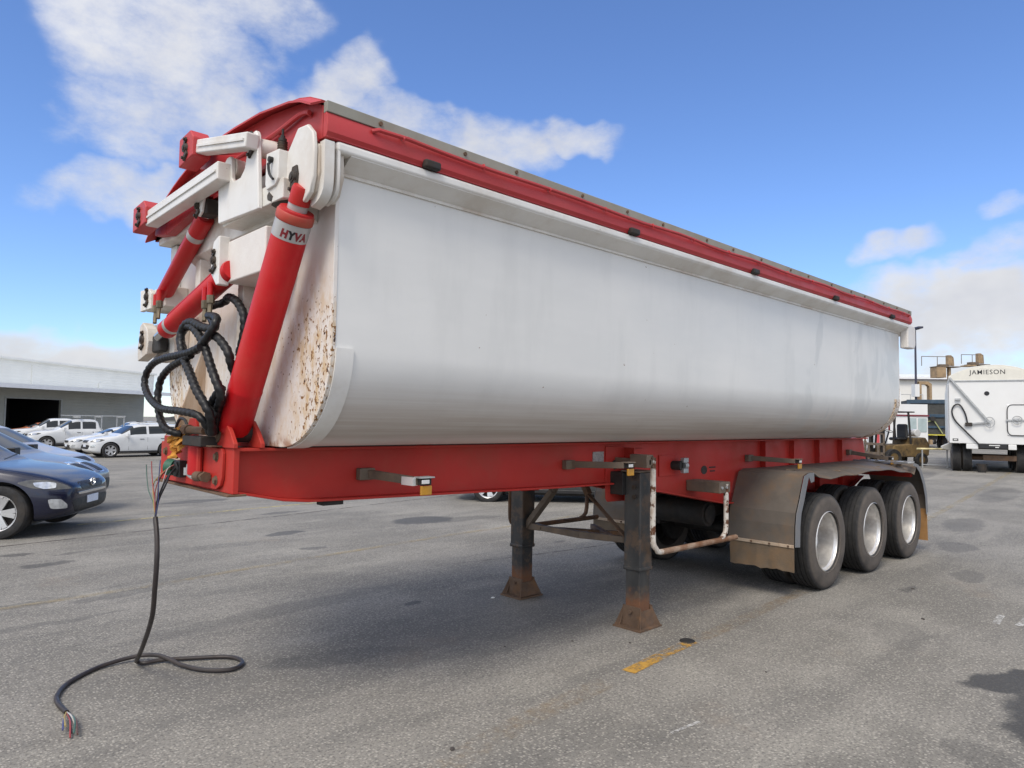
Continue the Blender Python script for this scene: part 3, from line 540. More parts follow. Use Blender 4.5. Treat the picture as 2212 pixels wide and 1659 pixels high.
# ---- chassis
def web(s):
    q = [(-.11, 1.473), (-.11, 1.27), (.15, 1.215), (.30, 1.20), (1.456, 1.178), (2.4, 1.160), (3.0, 1.155), (3.25, 1.09), (3.65, 1.055), (4.8, .865), (5.1, .86), (8.1, .86), (8.45, .98), (8.72, 1.20), (8.62, 1.473)]
    return part(MB().prism(q, 'y', s*.5-.006, s*.5+.006), 'chassis_web', RED, .002)
for s in (-1, 1):
    w = web(s); a, b = sorted((s*.44, s*.575))
    part(MB().box(-.125, 8.62, a, b, 1.4735, 1.489), 'top_flange', RED, .003, parent=w)
    pr = [(-.11, 1.27), (.15, 1.215), (.30, 1.20), (1.456, 1.178), (2.4, 1.160), (3.0, 1.155)]
    part(MB().prism(pr+[(x, z-.014) for x, z in reversed(pr)], 'y', a, b), 'bottom_flange', RED, .003, parent=w)
    pr = [(3.25, 1.09), (3.65, 1.055), (4.8, .865), (5.1, .86), (8.1, .86), (8.45, .98)]
    part(MB().prism([(x, z-.001) for x, z in pr]+[(x, z-.013) for x, z in reversed(pr)], 'y', a, b), 'bottom_flange', RED, .003, parent=w)
    part(MB().prism([(2.96, 1.45), (2.96, 1.14), (2.965, 1.02), (2.99, .995), (3.205, .99), (3.215, 1.0), (3.215, 1.45)], 'y', s*.512-.005, s*.512+.005), 'leg_gusset', RED, .003, parent=w)
    part(MB().box(3.205, 3.218, min(s*.50, s*.62), max(s*.50, s*.62), .99, 1.44), 'gusset_flange', RED, .002, parent=w)
    part(MB().box(3.24, 3.46, s*.516-.006, s*.516+.006, 1.19, 1.425), 'doubler_plate', RED, .003, parent=w)
    part(MB().box(3.72, 4.0, s*.512-.006, s*.512+.006, 1.17, 1.36), 'doubler_plate', RED, .003, parent=w)
    for x in (5.65, 6.35, 7.05, 7.75): part(MB().prism([(x-.006, .875), (x+.006, .875), (x+.006, 1.47), (x-.006, 1.47)], 'y', min(s*.507, s*.565), max(s*.507, s*.565)), 'web_stiffener', RED, parent=w)
    part(MB().box(-.125, -.105, min(s*.44, s*.575), max(s*.44, s*.575), 1.262, 1.4725), 'end_plate', RED, .003, parent=w)
    for x0, x1 in ((.1, 1.0), (1.13, 2.0), (3.9, 4.5), (5.6, 6.3), (7.2, 8.0)): part(MB().box(x0, x1, min(s*.45, s*.585), max(s*.45, s*.585), 1.4895, 1.507), 'rubber_pad', BLACKP, .004, parent=w)
    part(MB().lathe([(.001, .009), (.03, .009), (.04, .008)], (3.075, s*.513, 1.30), (0, s, 0), 16), 'cable_hole', DARK, parent=w)
    h = part(MB().prism([(4.49+.055*math.cos(a)*1.0, 1.20+.042*math.sin(a)) for a in [2*math.pi*i/16 for i in range(16)]], 'y', s*.507-.0025, s*.507+.0025), 'access_hole', DARK, parent=w)
    part(MB().box(4.585, 4.70, s*.508-.002, s*.508+.002, 1.215, 1.228).box(4.60, 4.69, s*.508-.002, s*.508+.002, 1.178, 1.19), 'stencil_mark', DARK, parent=w)
    if s < 0:
        part(MB().box(2.80, 2.94, -.511, -.507, 1.318, 1.41), 'rating_plate', surf('grey_rating_plate', (.34, .31, .30), .5, metal=.3, var=.3, vscale=60), parent=w)
        cp = part(MB().cyl((3.93, -.5, 1.265), (3.95, -.60, 1.265), .04, .045, 14), 'air_coupling', DARK, parent=w)
        part(MB().box(3.97, 4.05, -.615, -.575, 1.29, 1.335).box(3.97, 4.05, -.615, -.575, 1.195, 1.24).cyl((3.99, -.6, 1.265), (4.03, -.61, 1.265), .03, n=12), 'coupling_jaw', GALV, .006, parent=w)
for x in (.25, 1.6, 3.12, 4.6, 6.3, 7.6, 8.5):
    part(MB().box(x-.05, x+.05, -.494, .494, 1.25 if x < 4.5 else 1.05, 1.45), 'crossmember', RED if x < 1 else DARK, .004)
part(MB().box(.40, .53, -.54, -.46, 1.155, 1.184), 'skid_block', DARK, .004)
# front headboard of the chassis: bumper plate, bolts, fittings
bp = [(.47, 1.53), (.47, 1.275), (.45, 1.262), (-.40, 1.268), (-.455, 1.29), (-.478, 1.34), (-.478, 1.46), (-.46, 1.485), (-.08, 1.492), (-.08, 1.60), (-.06, 1.64), (.03, 1.64), (.055, 1.61), (.06, 1.53), (.30, 1.53)]
bump_ = part(MB().prism(bp, 'x', -.150, -.132), 'front_bumper_plate', RED, .004)
part(MB().box(-.131, -.10, -.58, .58, 1.255, 1.49), 'bumper_backing', RED, .004, parent=bump_)
part(MB().box(-.16, -.06, -.585, .58, 1.243, 1.2545), 'bumper_lip', RUSTY, .003, parent=bump_)
part(MB().cyl((-.14, -.125, 1.33), (-.14, -.125, 1.488), .062, n=24), 'kingpost_tube', RED_HOT, parent=bump_)
part(MB().tube([(-.17, -.205, 1.34), (-.17, -.205, 1.48)], .016, 8, .05), 'drain_tube', RED, parent=bump_)
part(MB().box(-.20, -.132, -.45, -.09, 1.4925, 1.50), 'pocket_ledge', RUSTY, .002, parent=bump_)
for y, z in ((.42, 1.435), (-.40, 1.44), (-.40, 1.315)): part(MB().cyl((-.15, y, z), (-.164, y, z), .019, n=6).cyl((-.15, y, z), (-.153, y, z), .026, n=14), 'bolt', RUSTY, parent=bump_)
sk = part(MB().cyl((-.15, .10, 1.345), (-.20, .10, 1.345), .048, .042, 20).box(-.19, -.15, .05, .15, 1.30, 1.395), 'trailer_socket', BLACKP, .004, parent=bump_)
sk2 = part(MB().cyl((-.175, .16, 1.35), (-.20, .20, 1.352), .045, .05, 18), 'socket_cap', surf('green_plastic', (.02, .10, .06), .5), parent=bump_)
part(MB().cyl((-.15, -.085, 1.365), (-.19, -.085, 1.365), .024, n=10).cyl((-.19, -.085, 1.365), (-.19, -.085, 1.325), .02, n=8).tube([(-.19, -.085, 1.33), (-.19, -.16, 1.315), (-.185, -.22, 1.318)], .009, 6, .03), 'air_elbow', GALV, parent=bump_)
part(MB().cyl((-.18, -.20, 1.325), (-.18, -.275, 1.328), .028, .026, 12).cyl((-.18, -.275, 1.328), (-.18, -.34, 1.33), .02, n=8).cyl((-.18, -.325, 1.33), (-.18, -.34, 1.33), .03, n=6), 'air_coupling', RUSTY, parent=bump_)
part(MB().box(-.154, -.150, .16, .30, 1.372, 1.405), 'paint_patch', surf('flaked_primer', (.55, .42, .33), .8, var=.3, vscale=20), parent=bump_)
# lugs that carry the lift cylinder
for x in (-.13, .012):
    lg = part(MB().prism([(-.26, 1.4895), (-.60, 1.4895), (-.60, 1.515), (-.545, 1.575), (-.475, 1.63), (-.41, 1.645), (-.35, 1.625), (-.29, 1.56)], 'x', x-.012, x+.012), 'cylinder_lug', RED, .005)
part(MB().lathe([(.001, .012), (.03, .012), (.032, .008), (.052, .006), (.055, 0)], (-.143, -.375, 1.565), (-1, 0, 0), 22), 'lug_boss_cap', RUSTY)
part(MB().cyl((-.12, -.435, 1.575), (.0, -.435, 1.575), .06, n=20), 'cylinder_foot', DARK)
part(MB().box(.03, .3, -.40, .40, 1.39, 1.488), 'front_bolster', DARK, .005)

# ---- landing legs
def leg(x, y, nm='landing_leg'):
    g = part(MB().box(x-.082, x+.082, y-.082, y+.082, .47, 1.25).box(x-.088, x+.088, y-.088, y+.088, .455, .49), nm, LEG, .012, seg=3)
    part(MB().box(x-.072, x+.072, y-.072, y+.072, .05, .47), 'lower_tube', LEG, .012, parent=g, seg=3)
    ft = MB().box(x-.15, x+.15, y-.135, y+.135, .0, .014)
    for sx, sy in ((1, 1), (1, -1), (-1, 1), (-1, -1)):
        ft.add([(x+sx*.075, y+sy*.08, .014), (x+sx*.142, y+sy*.126, .014), (x+sx*.078, y+sy*.082, .17), (x+sx*.063, y+sy*.08, .17), (x+sx*.066, y+sy*.07, .014), (x+sx*.134, y+sy*.131, .014)], [(0, 1, 2), (4, 3, 5), (1, 5, 3, 2), (0, 2, 3, 4), (0, 4, 5, 1)])
    for sx in (-1, 1): ft.box(min(x+sx*.074, x+sx*.086), max(x+sx*.074, x+sx*.086), y-.085, y+.085, .014, .172)
    for sy in (-1, 1): ft.add([(x-.115, y+sy*.10, .014), (x+.115, y+sy*.10, .014), (x+.075, y+sy*.084, .14), (x-.075, y+sy*.084, .14), (x-.115, y+sy*.09, .014), (x+.115, y+sy*.09, .014), (x+.075, y+sy*.074, .14), (x-.075, y+sy*.074, .14)], [(0, 1, 2, 3), (7, 6, 5, 4), (0, 4, 5, 1), (2, 6, 7, 3), (0, 3, 7, 4), (1, 5, 6, 2)])
    ft.cyl((x-.11, y, .13), (x+.11, y, .13), .016, n=8)
    part(ft, 'leg_foot', RUSTY, .002, parent=g)
    return g
for y, s in ((-.705, -1), (.615, 1)):
    g = leg(3.15 if s < 0 else 3.12, y)
    part(MB().box(3.02, 3.235, min(s*.508, y-s*.06), max(s*.508, y-s*.06), 1.06, 1.245), 'leg_mount', DARK, .005, parent=g)
    part(MB().box(3.03, 3.25, y-.09, y+.09, 1.25, 1.262), 'leg_cap', STEEL, .004, parent=g)
    for z in (1.05, 1.13, 1.21): part(MB().cyl((3.055, y-.03, z), (3.045, y-.03, z), .02, n=6), 'leg_bolt', PIN, parent=g)
part(MB().bar((3.13, .55, .665), (3.13, .36, .66), .06, .075, mi=0, h1=.05).bar((3.13, .36, .66), (3.13, -.1, .66), .05, .05, h1=.06).bar((3.13, -.1, .66), (3.13, -.63, .685), .05, .06, h1=.05), 'leg_cross_brace', STEEL, .006)
part(MB().bar((3.12, .55, .66), (3.12, .22, 1.02), .055, .07, (1, 0, 0), w1=.05).bar((3.12, .22, 1.02), (3.12, .12, 1.20), .05, .06, (1, 0, 0)), 'leg_diagonal_brace', STEEL, .005)
part(MB().bar((3.12, -.64, .68), (3.12, -.2, 1.02), .012, .05, (1, 0, 0)).bar((3.12, -.2, 1.02), (3.12, -.08, 1.22), .045, .06, (1, 0, 0)), 'leg_diagonal_brace', RUSTY, .004)
part(MB().box(3.05, 3.2, -.3, .3, 1.16, 1.24), 'brace_bracket', DARK, .01)
part(MB().bar((3.22, .35, .64), (3.9, -.35, .60), .05, .05).bar((3.9, .4, .60), (3.2, -.4, .66), .05, .05), 'brace_strut', RUSTY, .006)
# tubular side guards
def guard(s, y, mat):
    g = part(MB().tube([(3.15, y, 1.37), (3.15, y, 1.0), (3.15, y, .75), (3.165, y, .665), (3.22, y, .612), (3.30, y, .602)], .023, 10, .04), 'guard_rail', mat)
    part(MB().tube([(3.28, y, .602), (4.48, y, .598)], .024, 10, .2, smooth=False), 'guard_rail_lower', surf('rusted_tube', (.20, .095, .045), .85, dirt=(.5, .42, .33), damt=.6, dscale=5, bump=.2) if s < 0 else RUSTY, parent=g)
    part(MB().tube([(4.30, y, 1.10), (4.30, y, .72), (4.285, y, .66), (4.24, y, .622), (4.20, y, .61)], .022, 10, .04), 'guard_rail_post', mat, parent=g)
    a, b = sorted((s*.51, y+s*.01)); part(MB().box(3.05, 3.14, min(y+s*.01, y-s*.16), max(y+s*.01, y-s*.16), 1.29, 1.395).box(3.08, 3.11, a, b, 1.31, 1.36), 'guard_bracket', STEEL, .006, parent=g)
    for z in (1.30, 1.37): part(MB().cyl((3.12, y+s*.01, z), (3.12, y+s*.025, z), .014, n=6), 'guard_bolt', RUSTY, parent=g)
    part(MB().box(4.17, 4.36, a, b, 1.02, 1.12), 'guard_bracket', STEEL, .006, parent=g)
    for x in (4.2, 4.28): part(MB().cyl((x, y+s*.01, 1.07), (x, y+s*.025, 1.07), .013, n=6), 'guard_bolt', GALV, parent=g)
guard(-1, -.85, RUSTWHITE)
guard(1, .82, RUSTY)
# ---- marker lamp arms
def marker(x0, z0, x1, y1, z1, s=1, bright=False):
    Y = lambda y: s*y
    a = part(MB().bar((x0+.06, Y(-.51), z0), (x1, Y(y1), z1), .03, .052, h1=.045), 'marker_arm', STEEL, .004)
    part(MB().box(x0-.005, x0+.10, min(Y(-.507), Y(-.555)), max(Y(-.507), Y(-.555)), z0-.036, z0+.034), 'arm_base', STEEL, .006, parent=a)
    y0, y1_ = sorted((Y(y1+.02), Y(y1-.045)))
    part(MB().box(x1-.015, x1+.085, y0, y1_, z1+.018, z1+.026), 'lamp_hood', GALV if bright else STEEL, .002, parent=a)
    part(MB().box(x1+.0, x1+.07, y0+.01, y1_-.005, z1-.022, z1+.017), 'lamp_housing', DARK, .005, parent=a)
    part(MB().box(x1-.006, x1+.045, y0-.004 if s > 0 else y1_-.002, y0+.003 if s > 0 else y1_+.004, z1-.012, z1+.01), 'lamp_lens', LAMP, .003, parent=a)
    part(MB().box(x1-.004, x1+.07, y0+.006, y0+.02, z1-.075, z1-.024), 'amber_reflector', AMBER, .004, parent=a)
    if bright: part(MB().bar((x1-.025, Y(y1+.1)-.0, z1), (x1-.019, Y(y1), z1), .034, .046), 'reflective_tape', LAMP, parent=a)
marker(.63, 1.325, .735, -.98, 1.31, bright=True); marker(2.44, 1.32, 2.60, -.98, 1.335); marker(5.30, 1.295, 5.45, -.98, 1.28); marker(8.02, 1.30, 8.16, -.98, 1.235)
marker(.63, 1.325, .735, -.98, 1.31, s=-1); marker(5.30, 1.295, 5.45, -.98, 1.28, s=-1)

# ---- wheels, axles
def tyre_prof(w, r, rr):
    h = w/2; g = .010; P = [(rr, -h*.82), (rr+.02, -h*.98), ((r+rr)/2, -h*1.02), (r-.045, -h*.97), (r-.016, -h*.87), (r-.003, -h*.80)]
    for c in (-.52, -.17, .17, .52): P += [(r, (c-.05)*h*1.0), (r-g, (c-.035)*h), (r-g, (c+.035)*h), (r, (c+.05)*h)]
    return P+[(r-.003, h*.80), (r-.016, h*.87), (r-.045, h*.97), ((r+rr)/2, h*1.02), (rr+.02, h*.98), (rr, h*.82)]
RT = .478
_ty = MB().lathe(tyre_prof(.265, RT, .29), (0, 0, 0), (0, -1, 0), 64).build('tyre', TYRE, sharp=28); C.objects.unlink(_ty)
_rim = MB().lathe([(.302, .128), (.305, .124), (.303, .112), (.288, .105), (.284, .09), (.268, .075), (.262, .02), (.258, -.05), (.250, -.085), (.235, -.10)], (0, 0, 0), (0, -1, 0), 56)
_rim.lathe([(.235, -.10), (.20, -.108), (.15, -.11), (.14, -.10), (.135, -.115), (.08, -.115), (.001, -.112)], (0, 0, 0), (0, -1, 0), 40, mi=1)
for k in range(10):
    a = 2*math.pi*k/10; _rim.cyl((.168*math.cos(a), .108, .168*math.sin(a)), (.168*math.cos(a), .072, .168*math.sin(a)), .016, n=6, mi=1)
_rim.cyl((0, .115, 0), (0, .03, 0), .08, .06, 20, mi=1).lathe([(.305, .13), (.30, .135)], (0, 0, 0), (0, -1, 0), 56)
_rim = _rim.build('rim', [ALLOY, STEEL], sharp=30); C.objects.unlink(_rim)
_bk = MB().lathe([(.302, -.128), (.295, -.118), (.27, -.09), (.24, .02), (.12, .03), (.001, .03)], (0, 0, 0), (0, -1, 0), 40).build('rim', DARK); C.objects.unlink(_bk)
def wheel(x, y, s, outer, parent, z=RT, far=False):
    w = empty('wheel', (x, y, z), 0 if s < 0 else math.pi); w.parent = parent
    for m_ in (_ty, _rim if outer else _bk):
        o = m_.copy(); C.objects.link(o); o.parent = w
    return w
for k in range(3):
    x = 5.655+1.248*k
    for s in (-1, 1):
        wheel(x, s*1.095, s, True, T); wheel(x, s*.79, s, False, T)
        part(MB().cyl((x+.18, s*.40, .62), (x+.05, s*.40, .60), .09, n=18), 'brake_chamber', BLACKP, .01); part(MB().cyl((x-.3, s*.5, .62), (x-.3, s*.5, .86), .10, .12, 18), 'air_spring', BLACKP, .01)
        part(MB().cyl((x, s*.57, RT), (x, s*.64, RT), .21, n=28), 'brake_drum', DARK)
    part(MB().cyl((x, -.62, RT), (x, .62, RT), .065, n=20), 'axle', DARK)
    part(MB().box(x-.55, x-.10, -.46, -.40, .52, .60).box(x-.55, x-.10, .40, .46, .52, .60).box(x-.6, x-.5, -.47, -.39, .52, .87).box(x-.6, x-.5, .39, .47, .52, .87), 'trailing_arm', DARK, .01)
part(MB().cyl((5.25, 0, .80), (8.15, 0, .80), .19, n=28), 'air_reservoir', DARK, .02)
for x in (5.1, 6.35, 7.6, 8.3): part(MB().box(x-.06, x+.06, -.49, .49, .86, 1.04), 'suspension_hanger', DARK, .01)
part(MB().cyl((4.9, -.32, .72), (4.9, .32, .72), .13, n=28).cyl((4.9, -.33, .72), (4.9, -.34, .72), .10, n=24), 'air_tank', DARK, .01)
# ---- mudguards with wavy top sheet, front flap, rear flap and rungs
def mudguard(s):
    prof = [(4.895, .505), (4.905, .70), (4.93, .82), (5.0, .95), (5.045, 1.05), (5.10, 1.16), (5.20, 1.185), (5.32, 1.185)]
    ys = [-.545, -.8, -1.0, -1.15, -1.215]
    top = [(5.32+3.05*i/22, 1.183) for i in range(1, 23)]
    rear = [(8.50, 1.16), (8.62, 1.09), (8.76, .93), (8.85, .75), (8.88, .52)]
    rows = []
    for i, (x, z) in enumerate(prof+top+rear):
        row = []
        for y in ys:
            e = max(0, (abs(y)-.8)/.415); dz = 0; dx = 0
            if len(prof) <= i < len(prof)+len(top): dz = -e**1.5*lerp_tab([(5.3, .045), (5.7, .075), (6.37, .066), (7.0, .045), (7.35, .05), (7.95, .095), (8.45, .165)], x)*(1+.12*math.sin(x*9))
            row.append((x, s*-y if s > 0 else y, z+dz))
        rows.append(row)
    mg = part(MB().sheet(rows if s < 0 else rows, .006), 'mudguard', GUARD, sharp=7)
    Y = lambda y: y if s < 0 else -y
    op = prof[:]; inn = [(x+.10, z-.01) for x, z in op[:-2]]+[(5.25, 1.09), (5.32, 1.10)]
    a, b = sorted((Y(-1.222), Y(-1.228)))
    part(MB().prism(op+inn[::-1], 'y', a, b), 'side_flange', GUARD_G, .002, parent=mg)
    rp = [(8.37, 1.183)]+rear; ri = [(x-.075, z-.03) for x, z in rp]
    part(MB().prism(rp+ri[::-1], 'y', a, b), 'side_flange', GUARD_G, .002, parent=mg)
    a, b = sorted((Y(-1.215), Y(-.56)))
    part(MB().box(4.880, 4.894, a, b, .495, .525), 'flap_strip', surf('worn_cream_strip', (.44, .35, .26), .7, var=.2, dirt=(.2, .11, .06), damt=.6, dscale=9), .003, parent=mg)
    for k in range(4): y = a+.05+(b-a-.1)*k/3; part(MB().cyl((4.880, y, .511), (4.870, y, .511), .011, n=6), 'strip_bolt', RUSTY, parent=mg)
    rr = random.Random(5); fr = []; n = 13
    for r_, z in enumerate((.50, .42, .34, None)):
        fr.append([(4.897+(.012*math.sin(k*1.7) if z is None or z < .4 else 0), a+(b-a)*k/(n-1), z if z is not None else .262+.012*rr.random()+(.012 if k in (3, 7) else 0)) for k in range(n)])
    part(MB().sheet(fr, .008), 'mud_flap', FLAP, parent=mg)
    part(MB().sheet([[(8.872+.01*i, y, z) for y in (a, (a+b)/2, b)] for i, z in enumerate((.56, .4, .27, .14))], .008), 'mud_flap', FLAP_O, parent=mg)
    for k in range(5):
        y = -.70-.115*k; y0, y1 = sorted((Y(y), Y(y-.06)))
        part(MB().box(8.14, 8.36, y0, y1, 1.186, 1.20), 'guard_rung', surf('pale_worn_aluminium', (.50, .48, .44), .45, metal=.3) if k == 0 else MATS['pale_worn_aluminium'], .003, parent=mg)
    part(MB().box(8.10, 8.13, a, b, 1.187, 1.205).box(8.37, 8.40, a, b, 1.187, 1.205), 'rung_frame', GUARD_G, .003, parent=mg)
    for x in (5.28, 6.3, 7.5, 8.3): part(MB().box(x-.02, x+.02, min(Y(-.51), Y(-1.1)), max(Y(-.51), Y(-1.1)), 1.135, 1.165), 'guard_bracket', STEEL, .004, parent=mg)
    part(MB().tube([(5.55, Y(-.98), 1.26), (5.48, Y(-.96), 1.19), (5.40, Y(-.9), 1.19)], .008, 6, .04), 'guard_wire', STEEL, parent=mg)
mudguard(-1); mudguard(1)
part(MB().box(8.64, 8.70, -1.1, 1.1, .98, 1.12), 'rear_underrun', RED, .01)

# ---- loose electrical cable hanging from the bumper plate
CB = empty('electrical_cable', (-.12, .9, 0), label='long black electrical cable drooping from the red bumper to the asphalt', cat='cable')
def loc(P, o=(-.12, .9, 0)): return [tuple(Vector(p)-Vector(o)) for p in P]
CBL = surf('black_cable_sheath', (.028, .022, .021), .5, var=.25, vscale=8, dirt=(.07, .055, .045), damt=.4, dscale=6)
hang = [(-.285, .12, 1.075), (-.29, .06, .967), (-.295, .03, .848), (-.29, .06, .694), (-.26, .19, .499), (-.20, .53, .254), (-.15, .82, .08), (-.118, .945, .022), (-.085, .90, .016), (.02, .88, .018), (.207, .779, .016), (.36, .68, .015), (.41, .58, .015), (.395, .48, .015), (.30, .415, .015), (.169, .508, .016), (.085, .68, .020), (.01, .90, .042), (-.10, 1.03, .030), (-.317, 1.018, .014), (-.516, .852, .013), (-.61, .68, .013), (-.636, .538, .013), (-.627, .358, .014)]
MB().tube(loc(hang), .0135, 10, .02).build('cable_sheath', CBL, CB)
WC = [('red_wire', (.30, .05, .045)), ('green_wire', (.06, .13, .10)), ('blue_wire', (.06, .065, .18)), ('white_wire', (.45, .43, .40)), ('brown_wire', (.10, .045, .03)), ('yellow_wire', (.36, .27, .08)), ('black_wire', (.015, .014, .016))]
WM = [wire(n, c) for n, c in WC]
st = (-.285, .12, 1.075)
paths = [(0, [st, (-.285, .14, 1.17), (-.285, .19, 1.25), (-.28, .235, 1.32), (-.28, .25, 1.385)]), (1, [st, (-.285, .17, 1.15), (-.285, .27, 1.22), (-.28, .33, 1.30), (-.28, .345, 1.36)]), (2, [st, (-.28, .10, 1.16), (-.285, .09, 1.26), (-.285, .085, 1.32), (-.285, .075, 1.40)]),
         (3, [st, (-.27, .12, 1.18), (-.26, .09, 1.28), (-.24, .09, 1.35), (-.20, .13, 1.365)]), (4, [st, (-.27, .15, 1.2), (-.26, .16, 1.28), (-.24, .12, 1.335), (-.2, .12, 1.35)]), (5, [st, (-.285, .16, 1.15), (-.28, .20, 1.25), (-.27, .15, 1.30), (-.23, .13, 1.345), (-.2, .15, 1.36)]),
         (6, [st, (-.275, .11, 1.17), (-.26, .05, 1.26), (-.23, .06, 1.33), (-.19, .09, 1.355)]), (0, [st, (-.28, .155, 1.16), (-.275, .17, 1.23), (-.255, .13, 1.32), (-.2, .11, 1.37)]), (6, [st, (-.28, .13, 1.15), (-.27, .10, 1.22), (-.245, .08, 1.30), (-.2, .10, 1.34)])]
for i, P in paths: MB().tube(loc(P), .0027 if i != 6 else .005, 6, .02).build('wire_strand', WM[i], CB)
for i, (dx, dy) in enumerate([(-.05, -.35), (-.03, -.33), (-.07, -.28), (.0, -.22), (-.02, -.36), (-.05, -.24), (-.035, -.30)]):
    e = (-.627+dx, .358+dy, .012+.01*(i % 3)); mp = (-.627+dx*.35+.018*math.sin(i*2.1), .358+dy*.5, .03)
    MB().tube(loc([(-.627, .36, .014), mp, e]), .0045, 6, .02).build('wire_strand', WM[i % 7], CB)
# mustard rag tied round the fitting
rg = empty('rag', (-.19, .02, 1.54), label='crumpled mustard yellow rag tied over the hose fitting on the bumper', cat='rag')
rows = []
for i in range(15):
    row = []
    for k in range(15):
        u, v = i/14-.5, k/14-.5; f = mnoise.noise(Vector((u*5, v*5, 1.3))); g2 = mnoise.noise(Vector((u*9, v*9, 4)))
        row.append((-.025+.06*f+.02*g2, .19*u-.05*v+.02*g2, .10*v-.06*u*u*2+.03*f))
    rows.append(row)
MB().sheet(rows, .004).build('cloth_fold', YELLOW_RAG, rg, sharp=80)
MB().cyl((.0, -.06, .02), (.0, -.14, .03), .018, n=10).build('fitting_end', GALV, rg)
rows = [[(-.03+.05*mnoise.noise(Vector((i*.5, k*.5, 7))), .03+.05*(i/8-.5), -.03-.10*k/8) for k in range(9)] for i in range(9)]
MB().sheet(rows, .004).build('cloth_tail', YELLOW_RAG, rg, sharp=80)
# ------------------------------------------------------------------ cars
def cam_pt(lat, dep): return Vector((-1.5401+dep*.687+lat*.727, -4.1316+dep*.727-lat*.687, 0))
def car_paint(name, col, flake=.0, rough=.3):
    m, t, p, co = newmat(name)
    setin(t, p, 'Base Color', mixc(t, rng(t, noi(t, co, 2, 4), .3, .7), tuple(x*.93 for x in col), tuple(min(1, x*1.05) for x in col)))
    p.inputs['Roughness'].default_value = rough; p.inputs['Metallic'].default_value = flake; p.inputs['Coat Weight'].default_value = .5; p.inputs['Coat Roughness'].default_value = .06; return m
def spoke_wheel(n, r, w, spoke, mat, twin=False):
    """a road wheel along y, outer face at -w/2: returns tyre and rim prototypes"""
    ty = MB().lathe([(r*.66, -w*.45), (r*.72, -w*.5), (r*.85, -w*.52), (r*.95, -w*.47), (r, -w*.36), (r, w*.36), (r*.95, w*.47), (r*.85, w*.52), (r*.66, w*.45)], (0, 0, 0), (0, 1, 0), 40).build('tyre', RUBBER); C.objects.unlink(ty)
    rm = MB().lathe([(r*.66, -w*.46), (r*.68, -w*.49), (r*.645, -w*.46), (r*.61, -w*.40), (r*.60, w*.2)], (0, 0, 0), (0, 1, 0), 40)
    for k in range(n):
        a0 = 2*math.pi*k/n
        for da in ((-.13, .13) if twin else (0,)):
            a = a0+da; c, s = math.cos(a), math.sin(a); c1, s1 = math.cos(a0+da*1.35), math.sin(a0+da*1.35)
            rm.bar((c*r*.12, -w*.36, s*r*.12), (c1*r*.62, -w*.42, s1*r*.62), spoke*r, .03, (0, 1, 0), w1=spoke*r*1.25)
    rm.lathe([(r*.001, -w*.42), (r*.10, -w*.42), (r*.17, -w*.39), (r*.18, -w*.3)], (0, 0, 0), (0, 1, 0), 20)
    rm = rm.build('rim', mat); C.objects.unlink(rm)
    bk = MB().cyl((0, -w*.1, 0), (0, -w*.06, 0), r*.6, n=28).build('brake_disc', DARK); C.objects.unlink(bk)
    return ty, rm, bk
W_ALLOY = surf('silver_alloy', (.62, .62, .62), .3, metal=.7, var=.1)
WH5 = spoke_wheel(5, .37, .24, .26, W_ALLOY); WH10 = spoke_wheel(5, .375, .24, .15, W_ALLOY, True); WH6 = spoke_wheel(6, .38, .25, .22, surf('steel_grey_wheel', (.45, .45, .45), .4, metal=.5))
def bevel_poly(pts, k=3):
    out = []; n = len(pts)
    for i in range(n):
        a, b, c = Vector(pts[i-1]), Vector(pts[i]), Vector(pts[(i+1) % n])
        p, q = b.lerp(a, .22), b.lerp(c, .22)
        for j in range(k+1): t = j/k; out.append((1-t)*(1-t)*p+2*t*(1-t)*b+t*t*q)
    return out
